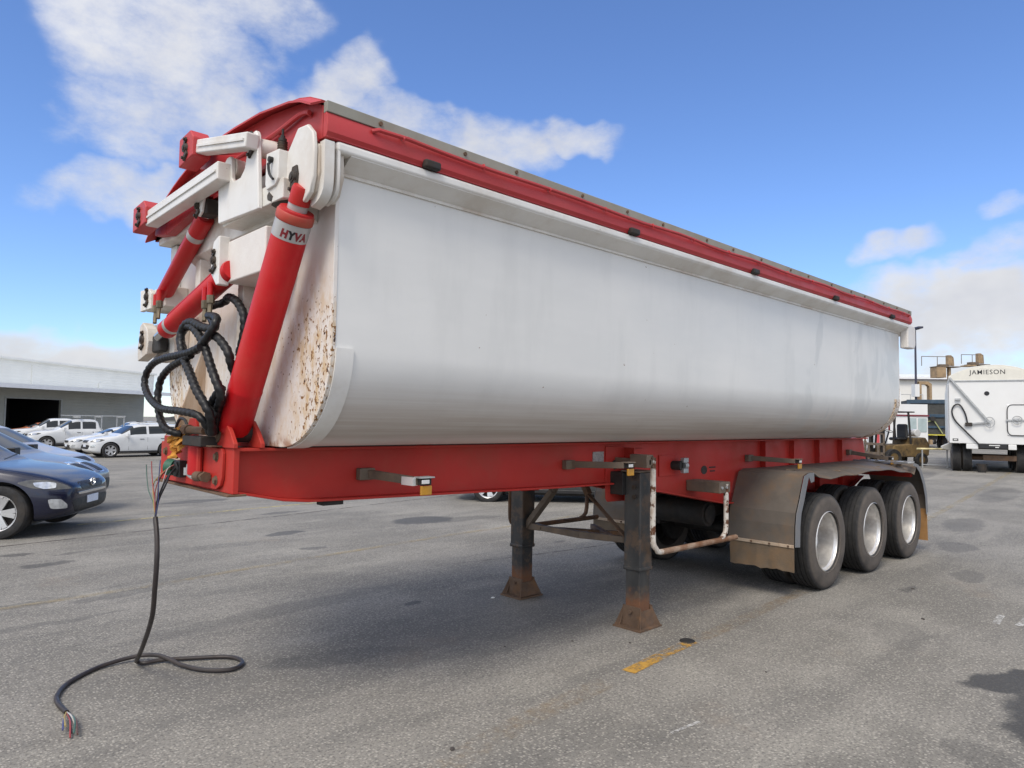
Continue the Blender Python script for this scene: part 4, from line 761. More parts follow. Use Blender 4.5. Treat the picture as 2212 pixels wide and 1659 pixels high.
class Car:
    def __init__(s, name, label, cat, loc, head, sp, paint, group=None):
        s.root = empty(name, (loc[0], loc[1], gz(loc[0], loc[1])), R(head), label, cat, group); s.sp = sp
        L, W = sp['L'], sp['W']/2; s.W = W
        xs = sorted(set([0, .03, .09, .18, .3, .45, .62, .8, 1.0]+[L-v for v in (0, .03, .09, .2, .35, .55, .8)]+[1.2+.2*i for i in range(int((L-2.1)/.2))]+sp.get('cuts', [])))
        bel = sp['belt']; top = sp['top']; st = []
        for x in xs:
            t = lerp_tab(top, x); b = min(lerp_tab(bel, x), t-.03)
            w = W*lerp_tab(sp['plan'], x); zb = lerp_tab(sp['bot'], x); f = max(0, min(1, (t-b-.05)/(sp['H']-1.0))) if t > b+.08 else 0
            wt = w*(.93-.20*f); m1 = zb+(b-zb)*.28; m2 = zb+(b-zb)*.62
            h = [(0, zb), (w*.80, zb), (w*.965, zb+.05), (w*.995, m1), (w*1.0, m2), (w*.985, b-.05), (w*.945, b), (wt, t-.055 if f > .15 else t-.028), (wt*.80, t-.012), (0, t)]
            st.append((x, h))
        me = bpy.data.meshes.new('body'); V = []; F = []; MI = []
        loop = lambda h: h+[(-y, z) for y, z in reversed(h[1:-1])]
        n = len(loop(st[0][1])); N = 10
        for x, h in st: V += [(-x, y, z) for y, z in loop(h)]
        gl = sp['glass']
        for i in range(len(st)-1):
            xm = (st[i][0]+st[i+1][0])/2
            for k in range(n):
                mi = 0; kk = min(k, n-1-k)
                tt = lerp_tab(top, xm); bb = lerp_tab(bel, xm)
                if tt > bb+.16:
                    for gi, (a, b2, where) in enumerate(gl):
                        if a <= xm <= b2 and ((where == 's' and kk == 6) or (where == 't' and kk in (7, 8))): mi = 2+gi
                F.append((i*n+k, i*n+(k+1) % n, (i+1)*n+(k+1) % n, (i+1)*n+k)); MI.append(mi)
        F += [tuple(range(n-1, -1, -1)), tuple((len(st)-1)*n+k for k in range(n))]; MI += [0, 0]
        me.from_pydata(V, [], F); me.polygons.foreach_set('material_index', MI)
        mats = [paint, BLACKP]+[GLASS]*len(gl)
        for m_ in mats: me.materials.append(m_)
        bm = bmesh.new(); bm.from_mesh(me); bmesh.ops.recalc_face_normals(bm, faces=bm.faces); bm.to_mesh(me); bm.free()
        o = bpy.data.objects.new('body', me); C.objects.link(o)
        sb = o.modifiers.new('s', 'SUBSURF'); sb.levels = sb.render_levels = sp.get('sub', 2)
        r = sp['r']; cuts = []
        for ax_x in (sp['fo'], sp['fo']+sp['wb']):
            for sd in (-1, 1):
                c = MB().cyl((-ax_x, sd*(W+.2), r), (-ax_x, sd*(W-.32), r), r*1.17, n=36).build('cut', mats); c.data.polygons.foreach_set('material_index', [1]*len(c.data.polygons)); cuts.append(c)
                bo = o.modifiers.new('b', 'BOOLEAN'); bo.operation = 'DIFFERENCE'; bo.object = c; bo.solver = 'EXACT'
        dg = bpy.context.evaluated_depsgraph_get(); dg.update(); ev = bpy.data.meshes.new_from_object(o.evaluated_get(dg))
        for c in cuts: bpy.data.objects.remove(c)
        bpy.data.objects.remove(o)
        s.bvh = BVHTree.FromPolygons([v.co for v in ev.vertices], [tuple(p.vertices) for p in ev.polygons])
        co = [v.co.copy() for v in ev.vertices]
        for mi in range(2+len(gl)):
            fs = [tuple(p.vertices) for p in ev.polygons if (p.material_index if mi > 1 else min(p.material_index, p.material_index)) == mi]
            if not fs: continue
            if mi < 2:
                if mi == 0:
                    u = sorted({v for f in fs for v in f}); mp = {v: k for k, v in enumerate(u)}
                    MB().add([co[v] for v in u], [tuple(mp[v] for v in f) for f in fs]).build('body', paint, s.root, sharp=45, fix=False)
                else:
                    xm_ = -(sp['fo']+sp['wb']/2)
                    for qx in (0, 1):
                        for qy in (0, 1):
                            f2 = [f for f in fs if (sum(co[v].x for v in f)/len(f) > xm_) == bool(qx) and (sum(co[v].y for v in f) > 0) == bool(qy)]
                            u = sorted({v for f in f2 for v in f}); mp = {v: k for k, v in enumerate(u)}
                            if f2: MB().add([co[v] for v in u], [tuple(mp[v] for v in f) for f in f2]).build('wheel_arch', BLACKP, s.root, fix=False)
                continue
            where = gl[mi-2][2]
            for sd in ((1, -1) if where == 's' else (0,)):
                f2 = [f for f in fs if sd == 0 or sd*sum(co[v].y for v in f) > 0]
                u = sorted({v for f in f2 for v in f}); mp = {v: k for k, v in enumerate(u)}
                MB().add([co[v] for v in u], [tuple(mp[v] for v in f) for f in f2]).build('side_window' if where == 's' else ('windscreen' if gl[mi-2][0] < L*.45 else 'rear_window'), GLASS, s.root, sharp=60, fix=False)
        for ax_x in (sp['fo'], sp['fo']+sp['wb']):
            for sd in (-1, 1):
                w = empty('wheel', (-ax_x, sd*(W-.125), r), 0 if sd < 0 else math.pi); w.parent = s.root
                k = r/.375
                for pr in sp['wheel']:
                    c = pr.copy(); C.objects.link(c); c.parent = w; c.scale = (k, 1, k)
        MB().box(-L+.5, -.5, -W*.75, W*.75, .18, .3).build('underbody', BLACKP, s.root)
    def decal(s, name, poly, o, d, u, v, mat, off=.006, t=.012, smooth=True):
        """lens, grille or plate shaped by poly (u, v metres about o), laid onto the body along d"""
        o, d, u, v = Vector(o), Vector(d).normalized(), Vector(u).normalized(), Vector(v).normalized()
        pts = bevel_poly([(a, b, 0) for a, b in poly]) if smooth else [Vector((a, b, 0)) for a, b in poly]
        bm = bmesh.new(); f = bm.faces.new([bm.verts.new(p) for p in pts]); bmesh.ops.triangulate(bm, faces=[f])
        for _ in range(3):
            e = [e for e in bm.edges if e.calc_length() > .05]
            if not e: break
            bmesh.ops.subdivide_edges(bm, edges=e, cuts=1); bmesh.ops.triangulate(bm, faces=bm.faces[:])
        last = 0; vs = []
        for w in bm.verts:
            p = o+u*w.co.x+v*w.co.y; h = s.bvh.ray_cast(p-d*.6, d); dist = h[3]-.6 if h[0] else None; vs.append((p, dist))
        good = [x for _, x in vs if x is not None] or [0]
        avg = sum(good)/len(good)
        for w, (p, x) in zip(bm.verts, vs): w.co = p+d*((x if x is not None and abs(x-avg) < .35 else avg)-off)
        bm.normal_update()
        n = len(bm.verts); V = [w.co.copy() for w in bm.verts]; bm.verts.index_update(); F = [tuple(w.index for w in f.verts) for f in bm.faces]
        B = [tuple(w.index for w in e.verts) for e in bm.edges if e.is_boundary]; bm.free()
        V2 = V+[p+d*t for p in V]; F2 = F+[tuple(n+i for i in reversed(f)) for f in F]+[(a, b, n+b, n+a) for a, b in B]
        return MB().add(V2, F2).build(name, mat, s.root, sharp=50)
    def trims(s, mirror=True, handles=True):
        sp = s.sp; W = s.W; mx, mz = sp['mirror']
        for sd in (-1, 1):
            MB().box(-mx-.09, -mx+.04, sd*(W+.11)-.09, sd*(W+.11)+.09, mz, mz+.14).bar((-mx, sd*(W-.06), mz+.03), (-mx, sd*(W+.06), mz+.04), .03, .04).build('mirror', sp['mirror_mat'], s.root, .03, seg=3)
            for x, z in sp.get('handles', []): MB().box(-x-.1, -x+.1, sd*W-.012, sd*W+.012, z-.014, z+.014).build('door_handle', BLACKP, s.root, .008)
            for x in sp.get('doors', []): MB().box(-x-.004, -x+.004, sd*W*.985-.012, sd*W*.985+.010, .38, sp['belt'][1][1]-.06).build('door_gap', BLACKP, s.root)
            MB().box(-sp['fo']-sp['wb']+.42, -sp['fo']-.42, min(sd*W*.93, sd*(W*.99)), max(sd*W*.93, sd*(W*.99)), .24, .33).build('sill', BLACKP, s.root, .02)

CHROME_T = surf('bright_trim', (.75, .76, .78), .15, metal=1, var=.03); PLATE_W = surf('number_plate', (.62, .66, .74), .5, var=.1, vscale=30); LAMP_D = surf('smoked_lamp', (.10, .10, .095), .12, var=.3, vscale=10)
def suv(L=4.7, W=1.87, H=1.65, wb=2.75, fo=.93, r=.37, wheel=WH10, hood=1.02, sub=2):
    xc = fo+wb
    return dict(L=L, W=W, H=H, wb=wb, fo=fo, r=r, wheel=wheel, sub=sub, mirror=(1.62, 1.05), mirror_mat=BLACKP, handles=[(2.35, .92), (3.35, .94)], doors=[1.72, 2.62, 3.55], cuts=[1.28, 1.5, 2.05, 2.6, 2.7, 3.55, 3.68, 4.2],
        top=[(0, .70), (.03, .74), (.12, .80), (.35, .90), (.8, .985), (1.2, hood+.01), (1.32, hood+.04), (2.15, H-.09), (2.5, H-.02), (3.2, H), (4.0, H-.06), (4.35, H-.14), (L-.15, 1.12), (L-.05, 1.0), (L, .8)],
        belt=[(0, .66), (1.3, .98), (2.6, 1.0), (L-.6, 1.06), (L, .8)], plan=[(0, .52), (.03, .66), (.12, .80), (.3, .90), (.6, .965), (1.0, 1), (L-.9, 1), (L-.3, .95), (L-.06, .86), (L, .75)],
        bot=[(0, .36), (.1, .28), (.35, .21), (.8, .19), (L-.7, .2), (L-.2, .3), (L, .45)], glass=[(1.34, 2.12, 't'), (1.95, 2.62, 's'), (2.68, 3.58, 's'), (3.66, 4.2, 's'), (4.36, L-.2, 't')])
def front_kit(c, hz=.74, lamp=MIRROR, grille=True, plate=True, wide=.42):
    W = c.W
    for sd in (-1, 1):
        d = Vector((-.70, -sd*.72, 0)); u = Vector((.72, -sd*.70, 0))*1.0
        c.decal('headlight', [(-.34, .04), (-.2, .085), (.02, .075), (.22, -.005), (.30, -.06), (.05, -.06), (-.18, -.035)], (-.30, sd*W*.80, hz), d, u, (0, 0, 1), LAMP_D, .004)
        c.decal('headlight_lens', [(-.17, .045), (-.02, .055), (.09, .035), (.08, -.035), (-.06, -.045), (-.15, -.01)], (-.30, sd*W*.80, hz), d, u, (0, 0, 1), lamp, .016, .016)
        c.decal('fog_lamp', [(-.13, .07), (.03, .065), (.12, -.02), (.12, -.075), (-.09, -.07)], (-.20, sd*W*.74, hz-.26), d, u, (0, 0, 1), lamp, .006)
    if grille: c.decal('grille', [(-wide, .05), (wide, .05), (wide*.8, -.07), (-wide*.8, -.07)], (0, 0, hz-.03), (-1, 0, 0), (0, 1, 0), (0, 0, 1), BLACKP, .004)
    c.decal('lower_grille', [(-.62, .09), (.62, .09), (.5, -.12), (-.5, -.12)], (0, 0, hz-.30), (-1, 0, 0), (0, 1, 0), (0, 0, 1), BLACKP, .004)
    if plate: MB().box(.0, .014, -.186, .186, hz-.31, hz-.20).build('number_plate', PLATE_W, c.root, .003)

# dark blue SUV beside the trailer nose
NAVY = car_paint('navy_paint', (.004, .006, .024), .1, .25)
c = Car('parked_suv', 'dark navy blue SUV parked beside the trailer nose', 'car', cam_pt(-.600*10.7, 10.7), -34, suv(fo=.84), NAVY)
c.trims(); front_kit(c)
c.decal('chrome_strip', [(-.48, .018), (.48, .018), (.46, -.018), (-.46, -.018)], (0, 0, .60), (-1, 0, 0), (0, 1, 0), (0, 0, 1), CHROME_T, .014, .02)
em = MB()
for k in range(24):
    a, b = 2*math.pi*k/24, 2*math.pi*(k+1)/24; em.bar((0, .075*math.cos(a), .055*math.sin(a)), (0, .075*math.cos(b), .055*math.sin(b)), .014, .014, (1, 0, 0))
em.bar((0, -.06, .03), (0, 0, -.005), .014, .014, (1, 0, 0)).bar((0, .06, .03), (0, 0, -.005), .014, .014, (1, 0, 0)); e = em.build('badge', CHROME_T, c.root); e.location = (.0, 0, .735)
MB().bar((-1.30, -.75, 1.05), (-1.42, .0, 1.10), .02, .02).bar((-1.30, .1, 1.05), (-1.42, .7, 1.10), .02, .02).build('wiper', BLACKP, c.root)
# second dark car with a twin grille
sp2 = suv(4.6, 1.83, 1.62, 2.7, .85, .36, WH5, hood=1.04)
c = Car('parked_car', 'dark slate blue car with twin chrome-edged grille beside the navy SUV', 'car', cam_pt(-.592*13.1, 13.1), -34, sp2, car_paint('slate_blue_paint', (.16, .16, .18), .4, .3)); c.trims()
front_kit(c, .80, LAMP_D, False)
for sd in (-1, 1):
    c.decal('grille', [(-.17, .10), (.17, .10), (.13, -.10), (-.13, -.10)], (0, sd*.20, .82), (-1, 0, 0), (0, 1, 0), (0, 0, 1), CHROME_T, .006)
    c.decal('grille_slats', [(-.135, .075), (.135, .075), (.10, -.075), (-.10, -.075)], (0, sd*.20, .82), (-1, 0, 0), (0, 1, 0), (0, 0, 1), BLACKP, .014)
c = Car('parked_car', 'pale lavender grey car half hidden behind the slate blue car', 'car', cam_pt(-.610*17.3, 17.3), -34, suv(4.6, 1.85, 1.66, 2.7, .9, .36, WH5, hood=1.1), car_paint('lavender_grey_paint', (.36, .36, .40), .2, .3)); c.trims(); front_kit(c, .82)

# white row in front of the warehouse
WP = car_paint('white_car_paint', (.60, .61, .61), 0, .3)
spw = suv(4.6, 1.83, 1.72, 2.65, .9, .37, WH6, hood=1.1); spw['belt'] = [(0, .72), (1.3, 1.06), (2.6, 1.08), (4.0, 1.12), (4.6, .9)]; spw['top'] = [(0, .78), (.03, .82), (.12, .90), (.35, 1.0), (.8, 1.06), (1.2, 1.10), (1.3, 1.14), (2.0, 1.62), (2.3, 1.70), (3.2, 1.72), (4.2, 1.68), (4.45, 1.6), (4.55, 1.1), (4.6, .9)]; spw['glass'] = [(1.3, 2.0, 't'), (1.85, 2.62, 's'), (2.68, 3.58, 's'), (3.66, 4.35, 's')]
spw['mirror_mat'] = WP
c = Car('parked_suv', 'white SUV with roof bars parked behind the hanging cable', 'car', (6.75, 35.5), 184, spw, WP); c.trims(); front_kit(c, .84)
for y in (-.62, .62): MB().tube([(-2.2, y, 1.70), (-2.3, y, 1.77), (-4.0, y, 1.77), (-4.1, y, 1.70)], .02, 6, .3).build('roof_rail', GALV, c.root)
for x in (-2.6, -3.6): MB().box(x-.04, x+.04, -.68, .68, 1.78, 1.81).build('roof_bar', BLACKP, c.root)
c = Car('parked_car', 'white low sedan nosing out beside the white SUV', 'car', cam_pt((150-1106)/1491*37.5, 37.5), 182, dict(suv(4.6, 1.8, 1.47, 2.7, .9, .34, WH5), H=1.47, mirror_mat=WP), WP); c.trims(); front_kit(c, .70)
def ute(): 
    L = 5.3
    return dict(L=L, W=1.86, H=1.83, wb=3.2, fo=.92, r=.39, wheel=WH6, sub=2, mirror=(1.75, 1.18), mirror_mat=WP, handles=[(2.55, 1.03), (3.35, 1.05)], doors=[1.85, 2.72, 3.5], cuts=[1.3, 1.45, 2.0, 2.62, 2.75, 3.45, 3.56, 3.66, 3.72],
        top=[(0, .86), (.04, .92), (.12, 1.0), (.4, 1.10), (1.3, 1.17), (1.42, 1.2), (2.15, 1.74), (2.4, 1.82), (3.2, 1.83), (3.5, 1.79), (3.60, 1.7), (3.70, 1.22), (3.74, 1.17), (L-.03, 1.17), (L, 1.1)],
        belt=[(0, .82), (1.4, 1.13), (3.7, 1.15), (L, 1.13)], plan=[(0, .7), (.04, .8), (.15, .9), (.5, .98), (1, 1), (L-.1, 1), (L, .97)], bot=[(0, .48), (.2, .36), (.8, .33), (L-.8, .34), (L, .5)], glass=[(1.42, 2.1, 't'), (1.95, 2.64, 's'), (2.73, 3.47, 's')])
c = Car('parked_ute', 'white dual cab ute with ladder rack parked before the warehouse', 'ute', cam_pt((62-1106)/1491*41, 41), 180, ute(), WP); c.trims(); front_kit(c, .92)
rk = MB()
for x in (-3.75, -5.0):
    for y in (-.82, .82): rk.box(x-.03, x+.03, y-.03, y+.03, 1.1, 1.98)
    rk.box(x-.035, x+.035, -.9, .9, 1.95, 2.02)
for y in (-.82, .82): rk.box(-5.1, -1.9, y-.03, y+.03, 2.02, 2.07)
rk.box(-2.6, -2.53, -.9, .9, 1.9, 2.05).build('ladder_rack', GALV, c.root)
c = Car('parked_ute', 'white ute standing behind the rack ute by the dark doorway', 'ute', cam_pt((22-1106)/1491*45, 45), 180, ute(), WP); c.trims(); front_kit(c, .92)
c = Car('parked_car', 'white wagon half hidden behind the white sedan', 'car', cam_pt((205-1106)/1491*44, 44), 180, dict(spw, wheel=WH5), WP); c.trims(); front_kit(c, .84)
c = Car('parked_car', 'orange hatchback roof peeping over the row before the doorway', 'car', cam_pt((10-1106)/1491*51, 51), 180, suv(4.2, 1.75, 1.5, 2.5, .8, .33, WH5), car_paint('orange_paint', (.45, .12, .02))); c.trims()
# cars beyond the trailer, seen under the chassis
c = Car('parked_car', 'dark silver sedan seen under the chassis behind the far landing leg', 'car', (8.42, 8.22), 128, dict(suv(4.75, 1.84, 1.48, 2.8, .92, .335, WH10)), car_paint('graphite_paint', (.06, .068, .072), .3, .25)); c.trims(); front_kit(c, .68)
c = Car('parked_ute', 'white four wheel drive with chrome front bar seen under the chassis', 'ute', (10.7, 9.9), 214, ute(), WP); c.trims(); front_kit(c, .92)
MB().box(-.02, .14, -.92, .92, .46, .62).box(-.3, .0, -.9, -.78, .48, .6).box(-.3, .0, .78, .9, .48, .6).build('front_bar', CHROME_T, c.root, .03)

# ------------------------------------------------------------------ warehouse on the left
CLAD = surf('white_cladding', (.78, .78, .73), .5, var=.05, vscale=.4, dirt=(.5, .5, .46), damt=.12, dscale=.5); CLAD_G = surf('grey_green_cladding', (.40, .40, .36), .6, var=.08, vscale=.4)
for nm in ('white_cladding', 'grey_green_cladding'):
    t = MATS[nm].node_tree; pr = [n for n in t.nodes if n.type == 'BSDF_PRINCIPLED'][0]; tc = [n for n in t.nodes if n.type == 'TEX_COORD'][0].outputs['Object']
    wv = node(t, 'ShaderNodeTexWave', {'Vector': tc, 'Scale': 1.1, 'Distortion': 0.0}, wave_type='BANDS', bands_direction='Z')
    t.links.new(node(t, 'ShaderNodeBump', {'Strength': .25, 'Distance': .04, 'Height': wv.outputs['Fac']}).outputs[0], pr.inputs['Normal'])
P0 = cam_pt(-44.5, 60); P1 = cam_pt(-41.2, 77.0); dv = (P1-P0); Ln = dv.length; ang = math.atan2(dv.y, dv.x); zg = -1.55
wh = empty('warehouse', (P0.x, P0.y, zg), ang, 'long pale corrugated warehouse with deep awning and dark doorway', 'building')
z_e = 1.66-zg+2.2; z_t = 1.66-zg+4.55        # awning and parapet heights over the slab
def wp(mb, n, mat, b=0, parent=wh): return mb.build(n, mat, parent, b)
x0, x1 = -40., Ln+.4; dx0, dx1 = .7, 6.5
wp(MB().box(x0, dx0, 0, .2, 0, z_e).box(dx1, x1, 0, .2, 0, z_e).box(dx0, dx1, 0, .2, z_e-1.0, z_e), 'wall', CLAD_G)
# gable wall above the awning falls towards the far corner
wp(MB().prism([(x0, z_e), (x1+1.4, z_e), (x1+1.4, z_t-.12), (6, z_t+.02), (0, z_t+.10), (-8, z_t+.1), (x0, z_t-.6)], 'y', -.02, .16), 'upper_wall', CLAD)
wp(MB().prism([(x1+1.5, z_t-.12), (x1+1.5, z_t+.05), (6, z_t+.19), (0, z_t+.27), (-8, z_t+.27), (x0, z_t-.43), (x0, z_t-.6), (-8, z_t+.1), (0, z_t+.1), (6, z_t+.02)], 'y', -.3, 14), 'roof', CLAD)
wp(MB().box(x0, x1+.6, -4.2, -.021, z_e-.05, z_e+.12).box(x0, x1+.6, -4.4, -4.2, z_e-.22, z_e+.14), 'awning', surf('awning_white', (.80, .81, .82), .5, var=.05))
wp(MB().box(dx0-.15, dx0, -.05, .0, 0, z_e-.95).box(dx1, dx1+.15, -.05, .0, 0, z_e-.95).box(dx0-.15, dx1+.15, -.05, .0, z_e-.998, z_e-.86), 'door_frame', surf('door_frame_grey', (.4, .41, .4), .5))
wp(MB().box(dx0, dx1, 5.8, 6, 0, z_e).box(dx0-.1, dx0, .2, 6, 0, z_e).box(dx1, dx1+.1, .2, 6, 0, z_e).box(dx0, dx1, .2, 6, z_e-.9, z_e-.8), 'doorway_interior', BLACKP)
for x in (-26, -14, x1+.3): wp(MB().box(x-.12, x+.12, -4.15, -3.9, 0, z_e-.06), 'awning_post', GALV, .01)
wp(MB().cyl((-5.4+.5, -.06, z_e+.1), (-5.4+.5, -.06, z_t), .07, n=10), 'downpipe', CLAD)
wp(MB().box(11, 11.5, -.12, -.02, z_e+.25, z_e+.9).box(3.1, 3.2, -.1, -.02, z_e+.12, z_t-.2), 'wall_vent', CLAD)
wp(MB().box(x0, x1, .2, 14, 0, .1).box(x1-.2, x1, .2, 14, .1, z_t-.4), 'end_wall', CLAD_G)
wp(MB().box(-2.5, -.2, 3, 4, z_t+.2, z_t+.5).box(13, 14.5, 3, 4, z_t+.1, z_t+.35), 'roof_vent', GALV)
b = cam_pt(-52, 112); sh = empty('distant_shed', (b.x, b.y, -1.7), ang+.2, 'small pale stacked shed beyond the end of the warehouse', 'shed')
MB().box(-1.4, 1.4, -1.4, 1.4, 0, 4.6).build('wall', CLAD, sh); MB().box(-1.5, 1.5, -1.5, 1.5, 4.6, 4.75).build('roof', GALV, sh); MB().box(-1.45, 1.45, -1.45, -1.401, 2.2, 2.35).build('floor_band', GALV, sh)
b = cam_pt(-46, 104); sh = empty('low_building', (b.x, b.y, -1.7), ang+.3, 'low dark roofed building beside the warehouse corner', 'building')
MB().box(-7, 12, -2, 4, 0, 2.6).build('wall', CLAD_G, sh); MB().prism([(-2.3, 2.6), (4.3, 2.6), (1, 3.3)], 'x', -7.2, 12.2).build('roof', surf('dark_roof', (.07, .07, .075), .6), sh)

# ------------------------------------------------------------------ right-hand background
# white bin trailer seen from behind
J = empty('white_bin_trailer', (25.80, 1.51, gz(25.8, 1.5)-.03), R(15), 'white bin trailer seen from its tail with dark lettering on the domed head', 'trailer')
def jp(mb, n, mat, b=0, parent=J, **k): return mb.build(n, mat, parent, b, **k)
JW = surf('bright_white_paint', (.70, .70, .685), .35, var=.03, vscale=1, coat=.2, dirt=(.6, .55, .48), damt=.12, dscale=1.5); CREAM = surf('cream_dome_canvas', (.66, .64, .57), .7, var=.06)
dome = [(-1.25+2.5*i/16, 3.26+.36*(1-((-1.25+2.5*i/16)/1.25)**2)) for i in range(17)]
bd = jp(MB().box(0, 8.4, -1.25, 1.25, .98, 3.08), 'body', JW, .02)
jp(MB().prism([(-1.25, 3.085), (1.25, 3.085)]+dome[::-1], 'x', 0.02, 8.38), 'domed_cover', CREAM, .01)
jp(MB().box(-.03, .06, -1.27, 1.27, 3.065, 3.11), 'top_rim', GALV, .006)
for k in range(13): x = .3+.65*k; jp(MB().box(x, x+.2, 1.25, 1.29, 1.05, 3.0), 'side_rib', JW, .015)
vs, fs = text_mesh('JAMIESON', .27, bold=.0012, sx=1.0, space=1.12); wtx = max(v.x for v in vs)
def tx(v): u = (v.x/wtx-.5)*.98; return (-.004, -u+.16, 3.30+v.y*.8)
jp(MB().prism([(-.9, 3.11), (.95, 3.11), (.75, 3.42), (.3, 3.52), (-.3, 3.52), (-.75, 3.40)], 'x', -.002, .03), 'name_panel', CREAM); jp(MB().add([tx(v) for v in vs], fs), 'lettering', LETTER_B, fix=False)
hd = jp(MB().box(-.03, 0, -1.02, -.36, 1.28, 2.28), 'hatch', JW, .08, seg=4)
fr_ = bevel_poly([(-1.02, 1.28, 0), (-.36, 1.28, 0), (-.36, 2.28, 0), (-1.02, 2.28, 0)], 5); fr_ = [(-.032, p.x, p.y) for p in fr_]; jp(MB().tube(fr_+[fr_[0]], .014, 6, smooth=False), 'hatch_seal', LETTER_B, parent=hd)
jp(MB().box(-.06, -.031, -1.06, -.32, 1.74, 1.80), 'hatch_bar', GALV, .005, parent=hd)
def handwheel(y, z, r, tilt, parent):
    m_ = MB(); c_ = [(-.10, y+r*math.cos(2*math.pi*k/18)*tilt, z+r*math.sin(2*math.pi*k/18)) for k in range(19)]
    m_.tube(c_, .013, 6, smooth=False)
    for k in range(3): a = 2*math.pi*k/3+.3; m_.bar((-.09, y, z), (-.10, y+r*math.cos(a)*tilt, z+r*math.sin(a)), .015, .015)
    m_.cyl((0, y, z), (-.1, y, z), .03, n=10); jp(m_, 'handwheel', GALV, parent=parent)
handwheel(-.62, 1.78, .13, 1, hd)
ar = jp(MB().bar((-.05, 1.22, 3.20), (-.05, .14, 1.72), .06, .10, (1, 0, 0)).bar((-.05, .14, 1.70), (-.05, .82, 1.62), .05, .06, (1, 0, 0)), 'crank_arm', GALV, .004); handwheel(.12, 1.70, .17, .8, ar)
jp(MB().lathe([(.001, .02), (.06, .02), (.075, .0)], (0, .18, 2.66), (-1, 0, 0), 16), 'tail_port', LETTER_B)
for y in (.98, -.95): jp(MB().box(-.08, 0, y-.06, y+.10, 2.42, 2.50), 'rope_cleat', GALV, .01)
jp(MB().tube([(-.06, .72, 1.60), (-.06, .80, 2.0), (-.06, .95, 2.28), (-.06, 1.10, 2.25), (-.06, 1.17, 2.05), (-.06, 1.08, 1.75), (-.06, .80, 1.40), (-.06, .50, 1.05), (-.06, .42, .95)], .024, 8, .05), 'rubber_hose', BLACKP)
jp(MB().box(-.10, 0, .60, .80, 1.56, 1.68), 'hose_clamp', DARK, .01)
jp(MB().box(-.012, 0, 1.0, 1.16, 1.06, 1.14), 'marker_lamp', DARK, .005); jp(MB().box(-.02, -.012, 1.03, 1.13, 1.08, 1.12), 'lamp_lens', LAMP)
jp(MB().box(-.06, .0, -.35, .42, .83, .975), 'tail_light_bar', BLACKP, .01); jp(MB().box(-.068, -.061, -.15, .15, .92, .95).box(-.068, -.061, -.12, -.02, .86, .89), 'bar_lights', LAMP)
for y0, y1 in ((.44, .78), (-.6, -.37)): jp(MB().box(-.02, .06, y0, y1, .80, .975), 'corner_panel', JW, .02)
jp(MB().box(.1, 8.2, -.5, .5, .80, .975), 'chassis', DARK)
for x in (.75, 2.0, 3.25):
    for s in (-1, 1):
        for yy, out in ((1.05, True), (.74, False)):
            w = wheel(x, s*yy, s, out, J)
    jp(MB().cyl((x, -.7, .478), (x, .7, .478), .07, n=16), 'axle', RUSTY)
jp(MB().box(.3, .5, -.62, .30, .42, .60), 'tail_beam', RUSTY, .02)
jp(MB().cyl((.1, .35, .02), (.1, .35, .30), .12, .16, 14), 'stub_block', DARK)
tq = cam_pt((2068-1106)/1491*25, 25); tb = empty('tow_coupling', (tq.x, tq.y, gz(tq.x, tq.y)), R(30), 'cream tow coupling on a striped pole beside the white bin trailer', 'coupling')
MB().prism([(-.16, .72), (-.02, .72), (.0, .92), (.20, .95), (.5, .80), (.5, .70), (.2, .64), (-.16, .60)], 'x', -.1, .1).build('coupling_head', CREAM, tb, .02)
MB().cyl((0, -.1, .70), (0, 1.3, .68), .035, n=10).build('striped_pole', surf('pale_yellow_pole', (.6, .52, .28), .6, var=.4, vscale=4), tb); MB().box(-.02, .02, .3, .34, 0, .70).box(-.02, .02, 1.1, 1.14, 0, .68).box(-.02, .02, .34, 1.1, .10, .13).build('pole_stand', GALV, tb)

# dark blue tipper body farther off
bq = cam_pt((2008-1106)/1491*45, 45); B = empty('dark_blue_bin', (bq.x, bq.y, gz(bq.x, bq.y)), R(205), 'dark blue steel tipper body on a truck beyond the forklift', 'truck')
BL = surf('dark_blue_steel', (.02, .05, .085), .5, var=.2, dirt=(.10, .12, .13), damt=.4, dscale=3); BLK = surf('shadow_grey_panel', (.045, .046, .042), .7, var=.3)
def bp_(mb, n, mat, b=0): return mb.build(n, mat, B, b)
bp_(MB().box(-7, -.02, -1.25, 1.25, .95, 3.15), 'bin', BLK); bp_(MB().box(-.02, .06, -1.25, -1.05, .95, 3.2).box(-.02, .06, 1.05, 1.25, .95, 3.2).box(-.02, .06, -1.05, 1.05, 2.95, 3.2).box(-.02, .06, -1.05, 1.05, 2.05, 2.25).box(-.02, .06, -1.05, 1.05, 1.35, 1.5), 'tail_frame', BL, .01)
bp_(MB().box(-.03, .10, -1.3, 1.3, .88, .95), 'yellow_bar', surf('yellow_bar_paint', (.55, .48, .05), .5)); bp_(MB().bar((.08, .25, 1.9), (.12, .75, 1.0), .06, .06).bar((.08, -.5, 1.7), (.08, .3, 1.85), .05, .05), 'tailgate_strut', surf('faded_lime_strut', (.30, .32, .14), .6), .005); bp_(MB().cyl((.06, .2, 1.95), (.2, .2, 1.95), .15, n=16), 'winch_drum', DARK)
bp_(MB().prism([(-7, .5), (-7, .86), (-.1, .86), (-.1, .6)], 'y', -.5, .5), 'chassis', DARK)
for x in (-.9, -2.15):
    for s in (-1, 1):
        w = wheel(x, s*1.0, s, True, B)
